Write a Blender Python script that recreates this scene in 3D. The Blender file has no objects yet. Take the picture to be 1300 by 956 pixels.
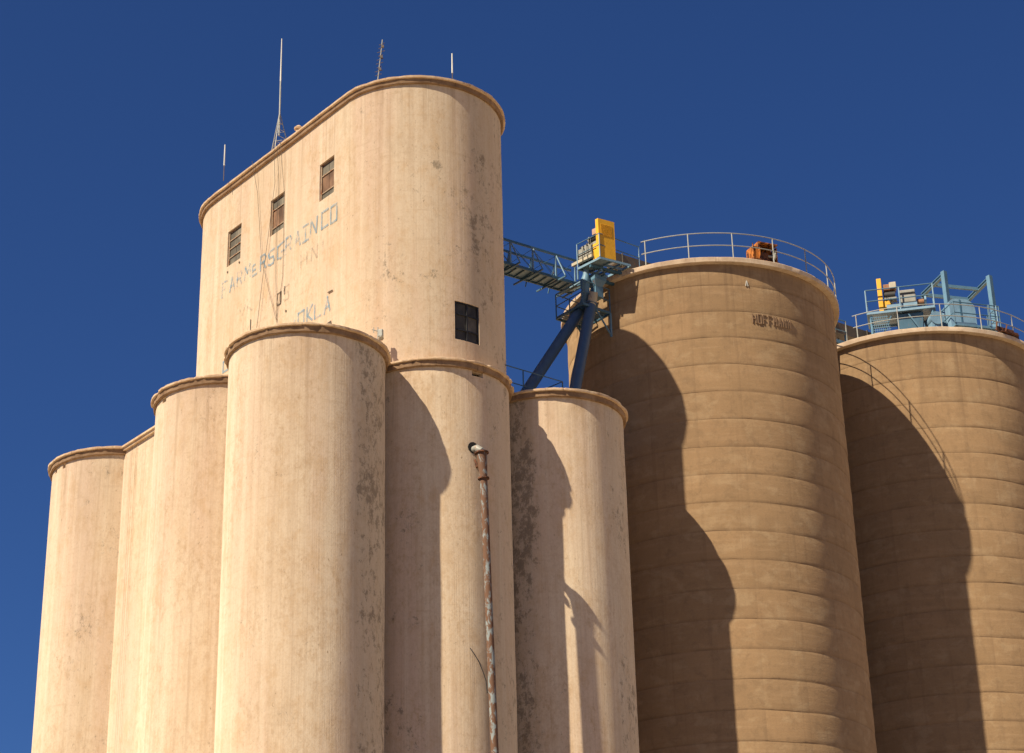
import bpy, math, random
from mathutils import Vector, noise
random.seed(7)
R_ = math.radians
scene = bpy.context.scene
col = scene.collection

# ------------------------------------------------------------------ camera
FPX, PITCH, ROLL = 2593.15, 0.4310941, -0.02525
CX, CY = 650.0, 433.5
F_ = Vector((0, math.cos(PITCH), math.sin(PITCH)))
R0 = Vector((1, 0, 0)); U0 = R0.cross(F_)
RT = math.cos(ROLL) * R0 + math.sin(ROLL) * U0
UP = -math.sin(ROLL) * R0 + math.cos(ROLL) * U0
cd = bpy.data.cameras.new('camera'); cam = bpy.data.objects.new('camera', cd); col.objects.link(cam)
from mathutils import Matrix
cam.matrix_world = Matrix(((RT.x, UP.x, -F_.x, 0), (RT.y, UP.y, -F_.y, 0), (RT.z, UP.z, -F_.z, 0), (0, 0, 0, 1)))
cd.sensor_width = 36; cd.lens = FPX / 1300 * 36
cd.shift_y = -44.5 / 1300
cd.clip_end = 20000
scene.camera = cam
scene.render.resolution_x = 1024; scene.render.resolution_y = 753
GZ = -1.7                                             # the ground lies 1.7 m below the eye

# ------------------------------------------------------------------ world, sun, exposure
SUN_AZ, SUN_EL = R_(229.0), R_(46.5)
w = bpy.data.worlds.new('World'); scene.world = w; w.use_nodes = True
nt = w.node_tree; nt.nodes.clear()
sky = nt.nodes.new('ShaderNodeTexSky'); sky.sky_type = 'NISHITA'; sky.sun_disc = False
sky.sun_elevation = SUN_EL; sky.sun_rotation = SUN_AZ; sky.altitude = 400
sky.air_density = 1.0; sky.dust_density = 0.05; sky.ozone_density = 4.0
tint = nt.nodes.new('ShaderNodeMix'); tint.data_type = 'RGBA'; tint.blend_type = 'MULTIPLY'
tint.inputs[0].default_value = 1; tint.inputs[7].default_value = (0.285, 0.445, 0.735, 1)
bg = nt.nodes.new('ShaderNodeBackground'); bg.inputs[1].default_value = 0.05
wo = nt.nodes.new('ShaderNodeOutputWorld')
nt.links.new(sky.outputs[0], tint.inputs[6]); nt.links.new(tint.outputs[2], bg.inputs[0]); nt.links.new(bg.outputs[0], wo.inputs[0])
sd = bpy.data.lights.new('sun', 'SUN'); sun = bpy.data.objects.new('sun', sd); col.objects.link(sun)
sd.energy = 5.0; sd.angle = R_(0.5); sd.color = (1.0, 0.86, 0.64)
sdir = Vector((math.sin(SUN_AZ) * math.cos(SUN_EL), math.cos(SUN_AZ) * math.cos(SUN_EL), math.sin(SUN_EL)))
sun.rotation_euler = sdir.to_track_quat('Z', 'Y').to_euler()
vs = scene.view_settings
vs.view_transform = 'Standard'; vs.look = 'None'; vs.gamma = 1; vs.use_curve_mapping = False; vs.exposure = 1.0

# ------------------------------------------------------------------ materials
def srgb(r, g, b):
    f = lambda c: (c / 255 / 12.92) if c <= 10 else ((c / 255 + .055) / 1.055) ** 2.4
    return (f(r), f(g), f(b), 1)

class NT:
    def __init__(s, name, rough=.9, metal=0, spec=.25):
        s.m = bpy.data.materials.new(name); s.m.use_nodes = True; s.t = s.m.node_tree; s.t.nodes.clear()
        s.b = s.n('ShaderNodeBsdfPrincipled'); s.o = s.n('ShaderNodeOutputMaterial')
        s.l(s.b.outputs[0], s.o.inputs[0])
        s.b.inputs['Roughness'].default_value = rough; s.b.inputs['Metallic'].default_value = metal
        s.b.inputs['Specular IOR Level'].default_value = spec
        s.b.inputs['Diffuse Roughness'].default_value = 1.0 if rough >= .9 else 0.0
        s.geo = s.n('ShaderNodeNewGeometry')
    def n(s, k): return s.t.nodes.new(k)
    def l(s, a, b): s.t.links.new(a, b)
    def vec(s, sc, off=(0, 0, 0)):
        m = s.n('ShaderNodeMapping'); m.inputs['Scale'].default_value = sc; m.inputs['Location'].default_value = off
        s.l(s.geo.outputs['Position'], m.inputs[0]); return m.outputs[0]
    def noise(s, sc, scale=1, detail=5, rough=.55, off=(0, 0, 0), dist=0):
        n = s.n('ShaderNodeTexNoise'); s.l(s.vec(sc, off), n.inputs['Vector'])
        n.inputs['Scale'].default_value = scale; n.inputs['Detail'].default_value = detail
        n.inputs['Roughness'].default_value = rough; n.inputs['Distortion'].default_value = dist; return n.outputs[0]
    def ramp(s, v, a, b, x=0.0, y=1.0):
        r = s.n('ShaderNodeMapRange'); r.clamp = True; r.interpolation_type = 'SMOOTHSTEP'; s.l(v, r.inputs[0])
        for i, q in zip((1, 2, 3, 4), (a, b, x, y)): r.inputs[i].default_value = q
        return r.outputs[0]
    def math(s, op, a, b):
        m = s.n('ShaderNodeMath'); m.operation = op
        for i, q in enumerate((a, b)):
            if isinstance(q, (int, float)): m.inputs[i].default_value = q
            else: s.l(q, m.inputs[i])
        return m.outputs[0]
    def mix(s, fac, a, b, mode='MIX'):
        m = s.n('ShaderNodeMix'); m.data_type = 'RGBA'; m.blend_type = mode
        for i, q in ((0, fac), (6, a), (7, b)):
            if isinstance(q, (int, float)): m.inputs[i].default_value = q
            elif isinstance(q, tuple): m.inputs[i].default_value = q
            else: s.l(q, m.inputs[i])
        return m.outputs[2]
    def bump(s, h, strength=.3, dist=.02):
        b = s.n('ShaderNodeBump'); b.inputs['Strength'].default_value = strength; b.inputs['Distance'].default_value = dist
        s.l(h, b.inputs['Height']); s.l(b.outputs[0], s.b.inputs['Normal'])
    def sep(s):
        x = s.n('ShaderNodeSeparateXYZ'); s.l(s.geo.outputs['Position'], x.inputs[0]); return x.outputs

def cream_concrete(name, centre=None, zones=(), rim=27.7, drip=.34, seed=0, tone=1.0):
    """old cream paint on slip-formed concrete; zones = (angle from, angle to, black mottle, painted grey shade) round the silo axis"""
    t = NT(name, .92)
    o = seed * 7.3
    big = t.noise((.32, .32, .22), 1, 4, off=(3 + o, 9, 1))
    c = t.mix(t.ramp(big, .35, .65), tuple(q * tone for q in (.745, .63, .485)) + (1,), tuple(q * tone for q in (.70, .57, .42)) + (1,))
    pink = t.noise((.5, .5, .08), 1, 3, off=(21, 4 + o, 8))
    c = t.mix(t.ramp(pink, .42, .62, 0, .8), c, (.70, .55, .43, 1))
    ochre = t.noise((1.6, 1.6, 1.05), 1, 12, .76, off=(5 + o, 5, 5), dist=.25)   # cloudy ochre patches where the paint has yellowed
    c = t.mix(t.ramp(ochre, .47, .66, 0, .60), c, (.62, .45, .275, 1))
    blot = t.noise((5.5, 5.5, 3.6), 1, 10, .80, off=(o, 2, 9), dist=.05); blg = t.noise((.7, .7, .45), 1, 4, .6, off=(4, o, 4))
    c = t.mix(t.math('MULTIPLY', t.ramp(blot, .45, .68), t.ramp(blg, .40, .60, .20, .85)), c, (.54, .39, .245, 1))
    st = t.noise((8, 8, .10), 1, 5, .6)                                         # drip streaks running down
    c = t.mix(t.ramp(st, .48, .72, 0, .34), c, (.50, .36, .235, 1))
    st2 = t.noise((3.2, 3.2, .05), 1, 3, .5, off=(8, 1, 2))
    c = t.mix(t.ramp(st2, .5, .72, 0, .45), c, (.80, .70, .56, 1))
    fl = t.noise((22, 22, .16), 1, 4, .65, dist=.15)                                       # strokes of the sliding form
    c = t.mix(t.ramp(fl, .50, .72, 0, .24), c, (.46, .33, .215, 1))
    hz = t.noise((.6, .6, 7), 1, 4, .6, off=(0, 3, o))                          # faint level lines where pouring stopped
    c = t.mix(t.ramp(hz, .60, .72, 0, .22), c, (.48, .34, .2, 1))
    zz = t.sep()[2]
    dr = t.noise((4.2, 4.2, .10), 1, 6, .7, off=(o, 50, 0)); drm = t.ramp(zz, rim - 3.6, rim - .1)
    c = t.mix(t.math('MULTIPLY', t.ramp(dr, .50, .66), t.math('MULTIPLY', drm, drip)), c, (.36, .24, .145, 1))
    pt = t.noise((1.5, 1.5, 1.0), 1, 9, .72, off=(2, 7, 4 + o), dist=.2)
    lg = t.noise((.35, .35, .22), 1, 3, .5, off=(12 + o, 3, 9))
    zb = zg = None
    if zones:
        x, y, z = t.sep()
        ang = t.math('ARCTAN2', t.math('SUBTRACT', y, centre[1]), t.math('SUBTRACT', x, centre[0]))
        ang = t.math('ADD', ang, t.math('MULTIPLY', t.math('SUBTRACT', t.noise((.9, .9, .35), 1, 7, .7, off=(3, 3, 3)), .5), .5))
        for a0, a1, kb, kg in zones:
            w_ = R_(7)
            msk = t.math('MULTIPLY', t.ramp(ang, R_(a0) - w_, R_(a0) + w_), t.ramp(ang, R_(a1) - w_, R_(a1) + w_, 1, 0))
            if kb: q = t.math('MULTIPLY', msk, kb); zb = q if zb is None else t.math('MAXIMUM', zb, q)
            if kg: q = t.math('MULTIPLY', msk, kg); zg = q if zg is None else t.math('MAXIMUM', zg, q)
    if zg is not None: c = t.mix(zg, c, (.50, .44, .35, 1))  # painted shade: greyer base colour, mostly on sides turned from the sun
    thr = t.math('ADD', pt, t.math('MULTIPLY', t.math('SUBTRACT', lg, .5), .45))
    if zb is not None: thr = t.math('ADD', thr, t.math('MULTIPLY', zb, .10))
    c = t.mix(t.ramp(thr, .56, .82, 0, .34), c, (.47, .34, .215, 1))
    thin = t.noise((3.6, 3.6, 2.6), 1, 14, .84, off=(31, 17 + o, 4), dist=.3)
    clus = t.noise((.55, .55, .40), 1, 3, .5, off=(2, 27, 14 + o))
    thn = t.math('ADD', thin, t.math('MULTIPLY', t.math('SUBTRACT', clus, .5), .32))
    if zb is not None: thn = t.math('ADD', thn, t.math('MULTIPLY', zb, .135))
    c = t.mix(t.ramp(thn, .615, .70, 0, .66), c, (.16, .125, .09, 1))
    spk = t.noise((11, 11, 5), 1, 6, .75, off=(1, 7, 40)); spg = t.noise((.9, .9, .6), 1, 3, .5, off=(6, 2, 4 + o))
    c = t.mix(t.math('MULTIPLY', t.ramp(spk, .60, .68), t.ramp(spg, .46, .60, .15, .8)), c, (.30, .21, .13, 1))
    fine = t.noise((15, 15, 13), 1, 6, .75)
    c = t.mix(t.ramp(fine, .42, .68, 0, .30), c, (.50, .37, .23, 1))
    t.l(c, t.b.inputs['Base Color'])
    h = t.math('ADD', t.math('MULTIPLY', st, .5), t.math('ADD', t.math('MULTIPLY', fine, .5), t.math('MULTIPLY', pt, .8)))
    h = t.math('ADD', h, t.math('MULTIPLY', fl, .7))
    t.bump(h, .32, .03)
    return t.m

def cap_concrete(name, a, b, d):
    t = NT(name, .92)
    n1 = t.noise((2.2, 2.2, 2.2), 1, 7, .65); n2 = t.noise((7, 7, 1.5), 1, 5, .6, off=(3, 3, 3))
    c = t.mix(t.ramp(n1, .38, .62), a, b); c = t.mix(t.ramp(n2, .55, .72, 0, .6), c, d)
    t.l(c, t.b.inputs['Base Color']); t.bump(n2, .4, .03); return t.m

def lift_concrete(name, cx, cy):
    """bare tan concrete poured in lifts: every lift and every form panel has its own tone"""
    t = NT(name, .93)
    x, y, z = t.sep()
    lift = t.math('FLOOR', t.math('DIVIDE', t.math('SUBTRACT', z, 35.14 - 1.09 * 40), 1.09), 0)
    ang = t.math('ARCTAN2', t.math('SUBTRACT', y, cy), t.math('SUBTRACT', x, cx))
    pan = t.math('FLOOR', t.math('MULTIPLY', t.math('ADD', ang, 3.3), 20 / 6.2832), 0)
    cmb = t.n('ShaderNodeCombineXYZ'); t.l(lift, cmb.inputs[0]); t.l(pan, cmb.inputs[1])
    wn = t.n('ShaderNodeTexWhiteNoise'); wn.noise_dimensions = '3D'; t.l(cmb.outputs[0], wn.inputs[0])
    wl = t.n('ShaderNodeTexWhiteNoise'); wl.noise_dimensions = '1D'; t.l(lift, wl.inputs['W'])
    c = t.mix(wl.outputs['Value'], (.385, .25, .135, 1), (.43, .285, .155, 1))
    c = t.mix(t.math('MULTIPLY', wn.outputs['Value'], .50), c, (.30, .20, .112, 1))
    big = t.noise((.22, .22, .3), 1, 6, .6, off=(7, 3, 1)); c = t.mix(t.ramp(big, .40, .62, 0, .6), c, (.34, .225, .12, 1))
    hz = t.noise((.5, .5, 5.5), 1, 5, .6); c = t.mix(t.ramp(hz, .48, .7, 0, .28), c, (.50, .345, .205, 1))
    mot = t.noise((2.5, 2.5, 2.5), 1, 9, .7, dist=.4); c = t.mix(t.ramp(mot, .47, .68, 0, .45), c, (.24, .16, .09, 1))
    cl = t.noise((1.1, 1.1, 1.6), 1, 7, .65, off=(11, 2, 6), dist=.3); c = t.mix(t.ramp(cl, .50, .66, 0, .40), c, (.50, .37, .225, 1))
    dr = t.noise((3.4, 3.4, .09), 1, 6, .7, off=(4, 50, 0)); c = t.mix(t.math('MULTIPLY', t.ramp(dr, .50, .66), t.ramp(z, 30.5, 35, .10, .55)), c, (.22, .14, .08, 1))
    st = t.noise((6, 6, .12), 1, 4, .6); c = t.mix(t.ramp(st, .56, .76, 0, .3), c, (.24, .15, .085, 1))
    # joint: soft dark band at the foot of each lift and a faint vertical panel joint
    fz = t.math('FRACT', t.math('DIVIDE', t.math('SUBTRACT', z, 35.14 - 1.09 * 40), 1.09), 0)
    jn = t.math('MULTIPLY', t.ramp(fz, .0, .14, 1, 0), t.ramp(t.noise((.9, .9, .9), 1, 4, off=(1, 1, 1)), .3, .6, .05, .40))
    c = t.mix(jn, c, (.17, .105, .06, 1))
    fp = t.math('FRACT', t.math('MULTIPLY', t.math('ADD', ang, 3.3), 20 / 6.2832), 0)
    c = t.mix(t.ramp(fp, .90, .985, 0, .16), c, (.22, .14, .08, 1))
    # lime drips and flecks
    wz = t.noise((5, 5, .5), 1, 2, .5, off=(40, 2, 0)); gate = t.noise((.8, .8, .8), 1, 2, off=(9, 9, 2))
    c = t.mix(t.math('MULTIPLY', t.ramp(wz, .73, .78), t.ramp(gate, .52, .60, 0, .75)), c, (.62, .50, .36, 1))
    fine = t.noise((16, 16, 16), 1, 4, .7); c = t.mix(t.ramp(fine, .35, .7, 0, .15), c, (.2, .13, .08, 1))
    t.l(c, t.b.inputs['Base Color'])
    t.bump(t.math('ADD', t.math('MULTIPLY', mot, .9), t.math('ADD', fine, hz)), .3, .02)
    return t.m

def paint(name, rgb, rough=.5, rust=.0, rustcol=(.20, .07, .025, 1), metal=0, var=.25, sc=4.0):
    t = NT(name, rough, metal, .4)
    n1 = t.noise((sc, sc, sc * .6), 1, 7, .65)
    dk = tuple(q * .62 for q in rgb) + (1,)
    c = t.mix(t.ramp(n1, .35, .7, 0, var * 2), tuple(rgb) + (1,), dk)
    if rust:
        n2 = t.noise((sc * 1.7, sc * 1.7, sc * .7), 1, 8, .7, off=(5, 8, 2), dist=.4)
        c = t.mix(t.ramp(n2, .66 - rust * .35, .70 - rust * .30), c, rustcol)
    t.l(c, t.b.inputs['Base Color']); t.bump(n1, .15, .01); return t.m

M = {}
M['cream'] = cream_concrete('weathered_cream_concrete')
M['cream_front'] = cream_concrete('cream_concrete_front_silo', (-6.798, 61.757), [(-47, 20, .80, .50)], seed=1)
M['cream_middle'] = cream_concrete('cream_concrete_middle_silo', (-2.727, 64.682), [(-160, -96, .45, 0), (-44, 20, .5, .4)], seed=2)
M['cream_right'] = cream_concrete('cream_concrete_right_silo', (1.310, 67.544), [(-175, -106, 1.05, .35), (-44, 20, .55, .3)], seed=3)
M['cream_left'] = cream_concrete('cream_concrete_left_silo', seed=4)
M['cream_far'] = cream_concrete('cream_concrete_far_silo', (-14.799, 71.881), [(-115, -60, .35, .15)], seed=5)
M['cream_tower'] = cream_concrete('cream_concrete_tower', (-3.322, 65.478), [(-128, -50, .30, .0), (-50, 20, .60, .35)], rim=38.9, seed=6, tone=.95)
M['cap'] = cap_concrete('cream_rim_concrete', (.72, .57, .40, 1), (.60, .43, .28, 1), (.28, .17, .095, 1))
M['cap_low'] = cap_concrete('dark_rim_moulding', (.36, .235, .14, 1), (.26, .16, .09, 1), (.12, .07, .04, 1))
M['cap_tan'] = cap_concrete('pale_rim_concrete', (.62, .50, .375, 1), (.52, .40, .29, 1), (.34, .24, .16, 1))
M['dark_in'] = paint('dark_opening', (.02, .017, .014), .9)
M['blue'] = paint('light_blue_paint', (.10, .20, .29), .5, .08)
M['blue_pale'] = paint('pale_blue_paint', (.16, .27, .37), .5, .06)
M['spout_blue'] = paint('deep_blue_paint', (.07, .12, .185), .45, .03, var=.2)
M['steel_dark'] = paint('dark_blue_steel', (.05, .12, .185), .5, .12)
M['galv'] = paint('galvanised_steel', (.29, .30, .28), .5, .12, metal=.0)
M['galv_floor'] = paint('galvanised_sheet', (.22, .33, .43), .4, .05)
M['yellow'] = paint('yellow_paint', (.66, .35, .02), .5, .10, (.16, .08, .02, 1), var=.2)
M['grey'] = paint('grey_machine_paint', (.24, .24, .22), .55, .1)
M['cream_beam'] = paint('cream_machine_paint', (.40, .36, .28), .6, .15)
M['black'] = paint('black_rubber_and_iron', (.018, .018, .02), .6)
M['copper'] = paint('pink_primer_paint', (.40, .25, .18), .6, .2)
M['brown'] = paint('brown_rusty_motor', (.26, .12, .06), .7, .3)
M['orange'] = paint('orange_rusty_paint', (.42, .14, .02), .7, .5, (.07, .02, .01, 1), sc=4)
M['rust'] = paint('rusty_steel', (.15, .058, .028), .85, .5, (.05, .02, .012, 1))
M['pipe'] = paint('peeling_blue_paint_over_rust', (.21, .24, .25), .85, .66, (.115, .058, .034, 1), sc=3.2)
M['duct'] = paint('weathered_brown_duct', (.09, .075, .06), .7, .2)
M['cable'] = paint('dark_cable', (.10, .075, .055), .7)
M['antenna'] = paint('white_fibreglass', (.48, .47, .43), .4)
M['frame'] = paint('window_frame_paint', (.30, .22, .15), .7, .35)
M['gravel'] = paint('gravel_ground', (.37, .29, .19), .95, sc=.3)

def glass(name, rgb, var):
    t = NT(name, .6, 0, .35)
    n = t.noise((1.9, 1.9, 1.3), 1, 3, .5, off=(var, 0, var)); c = t.mix(t.ramp(n, .35, .65), tuple(rgb) + (1,), tuple(q * .45 for q in rgb) + (1,))
    t.l(c, t.b.inputs['Base Color']); return t.m
M['pane'] = glass('dusty_window_glass', (.17, .15, .115), 1)
M['pane_dark'] = glass('dark_window_glass', (.06, .054, .042), 4)
M['board'] = glass('brown_window_board', (.19, .105, .06), 7)
def worn(name, rgb, lo, hi, top):
    t = NT(name, .9)
    n = t.noise((5, 5, 5), 1, 6, .7, off=(3, 1, 6)); b = t.noise((.7, .7, .7), 1, 3, off=(8, 8, 8))
    t.b.inputs['Base Color'].default_value = tuple(rgb) + (1,)
    t.l(t.ramp(t.math('ADD', t.math('MULTIPLY', n, .6), t.math('MULTIPLY', b, .4)), lo, hi, .06, top), t.b.inputs['Alpha']); return t.m
M['sign_blue'] = worn('faded_blue_sign_paint', (.27, .42, .53), .40, .56, .60)
M['sign_faint'] = worn('ghost_sign_paint', (.50, .44, .36), .46, .60, .38)
M['sign_dark'] = worn('dark_sign_residue', (.07, .05, .035), .38, .5, .8)

# ------------------------------------------------------------------ builders
class MB:
    def __init__(s): s.v = []; s.f = []
    def quad(s, *p):
        i = len(s.v); s.v += [Vector(q) for q in p]; s.f.append(tuple(range(i, i + len(p))))
    def box(s, c, ex, ey, ez):
        """box by centre and three half-extent vectors"""
        c = Vector(c); ex, ey, ez = Vector(ex), Vector(ey), Vector(ez)
        i = len(s.v)
        for a in (-1, 1):
            for b in (-1, 1):
                for d in (-1, 1): s.v.append(c + a * ex + b * ey + d * ez)
        fs = [(0, 1, 3, 2), (4, 6, 7, 5), (0, 4, 5, 1), (2, 3, 7, 6), (0, 2, 6, 4), (1, 5, 7, 3)]
        if ex.cross(ey).dot(ez) < 0: fs = [f[::-1] for f in fs]
        s.f += [tuple(i + q for q in f) for f in fs]
    def obox(s, c, u, lu, lv, lz, w=None):
        """box with sides along horizontal unit u, its normal and z; full lengths"""
        u = Vector((u[0], u[1], 0)).normalized(); v = Vector((-u.y, u.x, 0))
        s.box(c, u * lu / 2, v * lv / 2, (0, 0, lz / 2))
    def bar(s, a, b, wd, ht=None):
        a, b = Vector(a), Vector(b); d = (b - a); L = d.length; d.normalize(); ht = ht or wd
        sd_ = d.cross(Vector((0, 0, 1)));
        if sd_.length < 1e-3: sd_ = Vector((.58, -.81, 0))
        sd_.normalize(); u = sd_.cross(d)
        s.box((a + b) / 2, d * L / 2, sd_ * wd / 2, u * ht / 2)
    def tube(s, pts, r, n=8, caps=True):
        pts = [Vector(p) for p in pts]; rs = r if isinstance(r, (list, tuple)) else [r] * len(pts)
        base = len(s.v); prev = None
        for k, p in enumerate(pts):
            d = (pts[min(k + 1, len(pts) - 1)] - pts[max(k - 1, 0)]).normalized()
            if prev is None:
                a = d.cross(Vector((0, 0, 1)))
                if a.length < 1e-3: a = Vector((1, 0, 0))
            else: a = prev - d * prev.dot(d)
            a.normalize(); prev = a; b = d.cross(a)
            for j in range(n):
                t = 2 * math.pi * j / n; s.v.append(p + (a * math.cos(t) + b * math.sin(t)) * rs[k])
        for k in range(len(pts) - 1):
            for j in range(n):
                q = base + k * n + j; q2 = base + k * n + (j + 1) % n
                s.f.append((q, q + n, q2 + n, q2)[::-1])
        if caps:
            s.f.append(tuple(base + j for j in range(n))[::-1]); s.f.append(tuple(base + (len(pts) - 1) * n + j for j in range(n)))
    def build(s, name, mat, parent=None, smooth=False, bevel=0):
        me = bpy.data.meshes.new(name); loc = root_loc(parent)
        me.from_pydata([tuple(v - loc) for v in s.v], [], s.f); me.update()
        o = bpy.data.objects.new(name, me); col.objects.link(o); me.materials.append(mat)
        if parent: o.parent = parent
        if smooth:
            me.polygons.foreach_set('use_smooth', [True] * len(me.polygons)); me.set_sharp_from_angle(angle=R_(38))
        if bevel:
            b = o.modifiers.new('bevel', 'BEVEL'); b.width = bevel; b.segments = 2; b.limit_method = 'ANGLE'
        return o
def root_loc(o):
    v = Vector((0, 0, 0))
    while o: v += Vector(o.location); o = o.parent
    return v
def tag(o, label, cat, group=None, kind=None):
    if label: o['label'] = label
    if cat: o['category'] = cat
    if group: o['group'] = group
    if kind: o['kind'] = kind
    return o
def thing(name, label, cat, loc=(0, 0, 0), group=None):
    o = bpy.data.objects.new(name, None); col.objects.link(o); o.location = loc; o.empty_display_size = .3
    return tag(o, label, cat, group)
def ray(px, py): return RT * ((px - CX) / FPX) - UP * ((py - CY) / FPX) + F_
def onz(px, py, z): v = ray(px, py); return v * (z / v.z)
def atd(px, py, d): v = ray(px, py); return v * (d / math.hypot(v.x, v.y))
def plumb(p, z): return Vector((p[0], p[1], z))

def wall(name, path, zs, mat, parent, holes=(), off=None, smooth=True, closed=True, back=None):
    """vertical wall swept along a closed ccw path [(x,y,nx,ny)]; holes = (i0,i1,k0,k1,depth) are cut out with reveals"""
    mb = MB(); n = len(path)
    def P(i, k, o=0):
        x, y, nx, ny = path[i % n]; e = (off(i % n, k) if off else 0) + o
        return Vector((x + nx * e, y + ny * e, zs[k]))
    for k in range(len(zs)):
        for i in range(n): mb.v.append(P(i, k))
    def hole(i, k): return any(a <= i < b and c <= k < d for a, b, c, d, _ in holes)
    for k in range(len(zs) - 1):
        for i in range(n if closed else n - 1):
            if hole(i, k): continue
            mb.f.append((k * n + i, k * n + (i + 1) % n, (k + 1) * n + (i + 1) % n, (k + 1) * n + i))
    for a, b, c, d, dp in holes:
        for i in range(a, b):
            mb.quad(P(i, c), P(i + 1, c), P(i + 1, c, -dp), P(i, c, -dp)); mb.quad(P(i, d, -dp), P(i + 1, d, -dp), P(i + 1, d), P(i, d))
        for k in range(c, d):
            mb.quad(P(a, k), P(a, k, -dp), P(a, k + 1, -dp), P(a, k + 1)); mb.quad(P(b, k, -dp), P(b, k), P(b, k + 1), P(b, k + 1, -dp))
    o = mb.build(name, mat, parent, smooth)
    if back:
        for a, b, c, d, dp in holes:
            m2 = MB()
            for i in range(a, b): m2.quad(P(i, c, -dp), P(i + 1, c, -dp), P(i + 1, d, -dp), P(i, d, -dp))
            m2.build(back, M['dark_in'], parent)
    return o

def ring_path(c, r, n): return [(c[0] + r * math.cos(2 * math.pi * i / n), c[1] + r * math.sin(2 * math.pi * i / n), math.cos(2 * math.pi * i / n), math.sin(2 * math.pi * i / n)) for i in range(n)]
def cap(name, path, prof, mat, parent, seed=0, amp=.012, chip=.0):
    """rim swept round the path, prof = [(offset, z)] from the inside underneath, round the edge, to the top, then closed"""
    mb = MB(); n = len(path)
    for k, (o, z) in enumerate(prof):
        for i, (x, y, nx, ny) in enumerate(path):
            a = amp * noise.noise(Vector((x * 1.7 + seed, y * 1.7, z * 3))) + amp * .7 * noise.noise(Vector((x * 6 + seed, y * 6, z * 3)))
            ch = chip * (max(0, noise.noise(Vector((x * 3.1 + seed * 3, y * 3.1, 4))) - .22) + .8 * max(0, noise.noise(Vector((x * 9 + seed * 3, y * 9, 7))) - .28))
            oo = o + (a * 1.5 - ch if o > .02 else 0); zz = z + a * .8 + (ch * .6 if 0 < k < len(prof) - 2 else -ch * .5 if k == len(prof) - 2 else 0)
            mb.v.append(Vector((x + nx * oo, y + ny * oo, zz)))
    for k in range(len(prof) - 1):
        for i in range(n): mb.f.append((k * n + i, k * n + (i + 1) % n, (k + 1) * n + (i + 1) % n, (k + 1) * n + i))
    mb.f.append(tuple((len(prof) - 1) * n + i for i in range(n)))
    return mb.build(name, mat, parent, True)

# ------------------------------------------------------------------ setting
g = MB(); g.quad((-6000, -3000, GZ), (6000, -3000, GZ), (6000, 9000, GZ), (-6000, 9000, GZ))
tag(g.build('ground', M['gravel']), None, None, kind='structure')

# ------------------------------------------------------------------ cream silos
SR = 2.577; H = 28.0
AX = Vector((-.626, .780, 0)).normalized()          # long direction of the old elevator
CR = Vector((.780, .626, 0)).normalized()           # short direction
SILO = dict(front=(-6.798, 61.757), middle=(-2.727, 64.682), right=(1.310, 67.544), left=(-9.870, 65.687), far=(-14.799, 71.881))
def slip_off(path):
    # slip-formed walls are never quite round: slow bulges a centimetre or so deep
    return lambda i, k: .012 * noise.noise(Vector((path[i][0] * .8, path[i][1] * .8, k * .35))) + .006 * noise.noise(Vector((path[i][0] * 3, path[i][1] * 3, k * .9)))
def cream_silo(key, label, seed, openings=(), dz=0):
    c = SILO[key]; t = thing('grain_silo', label, 'silo', (c[0], c[1], GZ), 'cream concrete silos of the old elevator')
    n = 180; path = ring_path(c, SR, n)
    zs = [GZ + i * (H - 1 - GZ) / 28 for i in range(29)] + [27.3, 27.50, 27.53, 27.72, 27.8]
    holes = []
    for a0, a1, z0, z1 in openings:
        i0 = round((a0 % 360) / 2); i1 = round((a1 % 360) / 2)
        k0 = min(range(len(zs)), key=lambda k: abs(zs[k] - z0)); k1 = min(range(len(zs)), key=lambda k: abs(zs[k] - z1))
        holes.append((i0, i1, k0, k1, .25))
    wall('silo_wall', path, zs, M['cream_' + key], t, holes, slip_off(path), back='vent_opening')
    z = H + dz
    cap('rim_moulding', ring_path(c, SR, 420), [(-.05, 27.72), (.08, 27.72), (.10, 27.74), (.105, 27.925), (-.05, 27.93)], M['cap_low'], t, seed + 40, .016, .03)
    cap('roof_rim', ring_path(c, SR, 420), [(-.05, 27.918), (.170, 27.922), (.182, 27.93), (.186, z - .012), (.172, z)], M['cap'], t, seed, .013, .12)
    return t
cream_silo('front', 'tall cream silo nearest the viewer, its right side in shadow with black blotches', 1, dz=.012)
cream_silo('middle', 'cream silo with the rusty pipe running down it, right of the nearest silo', 2, [(302, 312, 27.53, 27.72)], dz=.0)
cream_silo('right', 'rightmost cream silo, dark mottled shadow on its left, beside the tan silo', 3, dz=.006)
cream_silo('left', 'cream silo just left of the nearest one, small dark opening under its rim', 4, [(214, 220, 27.53, 27.72)], dz=.006)
cream_silo('far', 'leftmost and farthest cream silo with round top against blue sky', 5, [(210, 214, 27.53, 27.72), (224, 228, 27.53, 27.72)], dz=.009)

# flat wall between the left silo and the far silo
fw = thing('flat_bin_wall', 'narrow flat cream wall joining the leftmost silo to its neighbour', 'wall', (-13.2, 67.9, GZ))
s3, s1 = Vector((*SILO['left'], 0)), Vector((*SILO['far'], 0))
OUT = -CR
def FW(s, o, z): p = s3 + AX * s + OUT * o; return Vector((p.x, p.y, z))
m = MB()
LW = (s1 - s3).length
m.box((FW(LW / 2, 0, 0).x, FW(LW / 2, 0, 0).y, (GZ + 27.85) / 2), AX * LW / 2, CR * 1.12, (0, 0, (27.85 - GZ) / 2))
for sx in (4.62, 4.72, 4.90, 5.02):
    m.bar(FW(sx, 1.12, GZ), FW(sx, 1.12, 27.84), .03, .016)
m.build('bin_wall', M['cream'], fw)
m = MB()
m.box((FW(LW / 2, 0, 0).x, FW(LW / 2, 0, 0).y, 27.90), AX * (LW / 2), CR * 1.23, (0, 0, .05))
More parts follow.
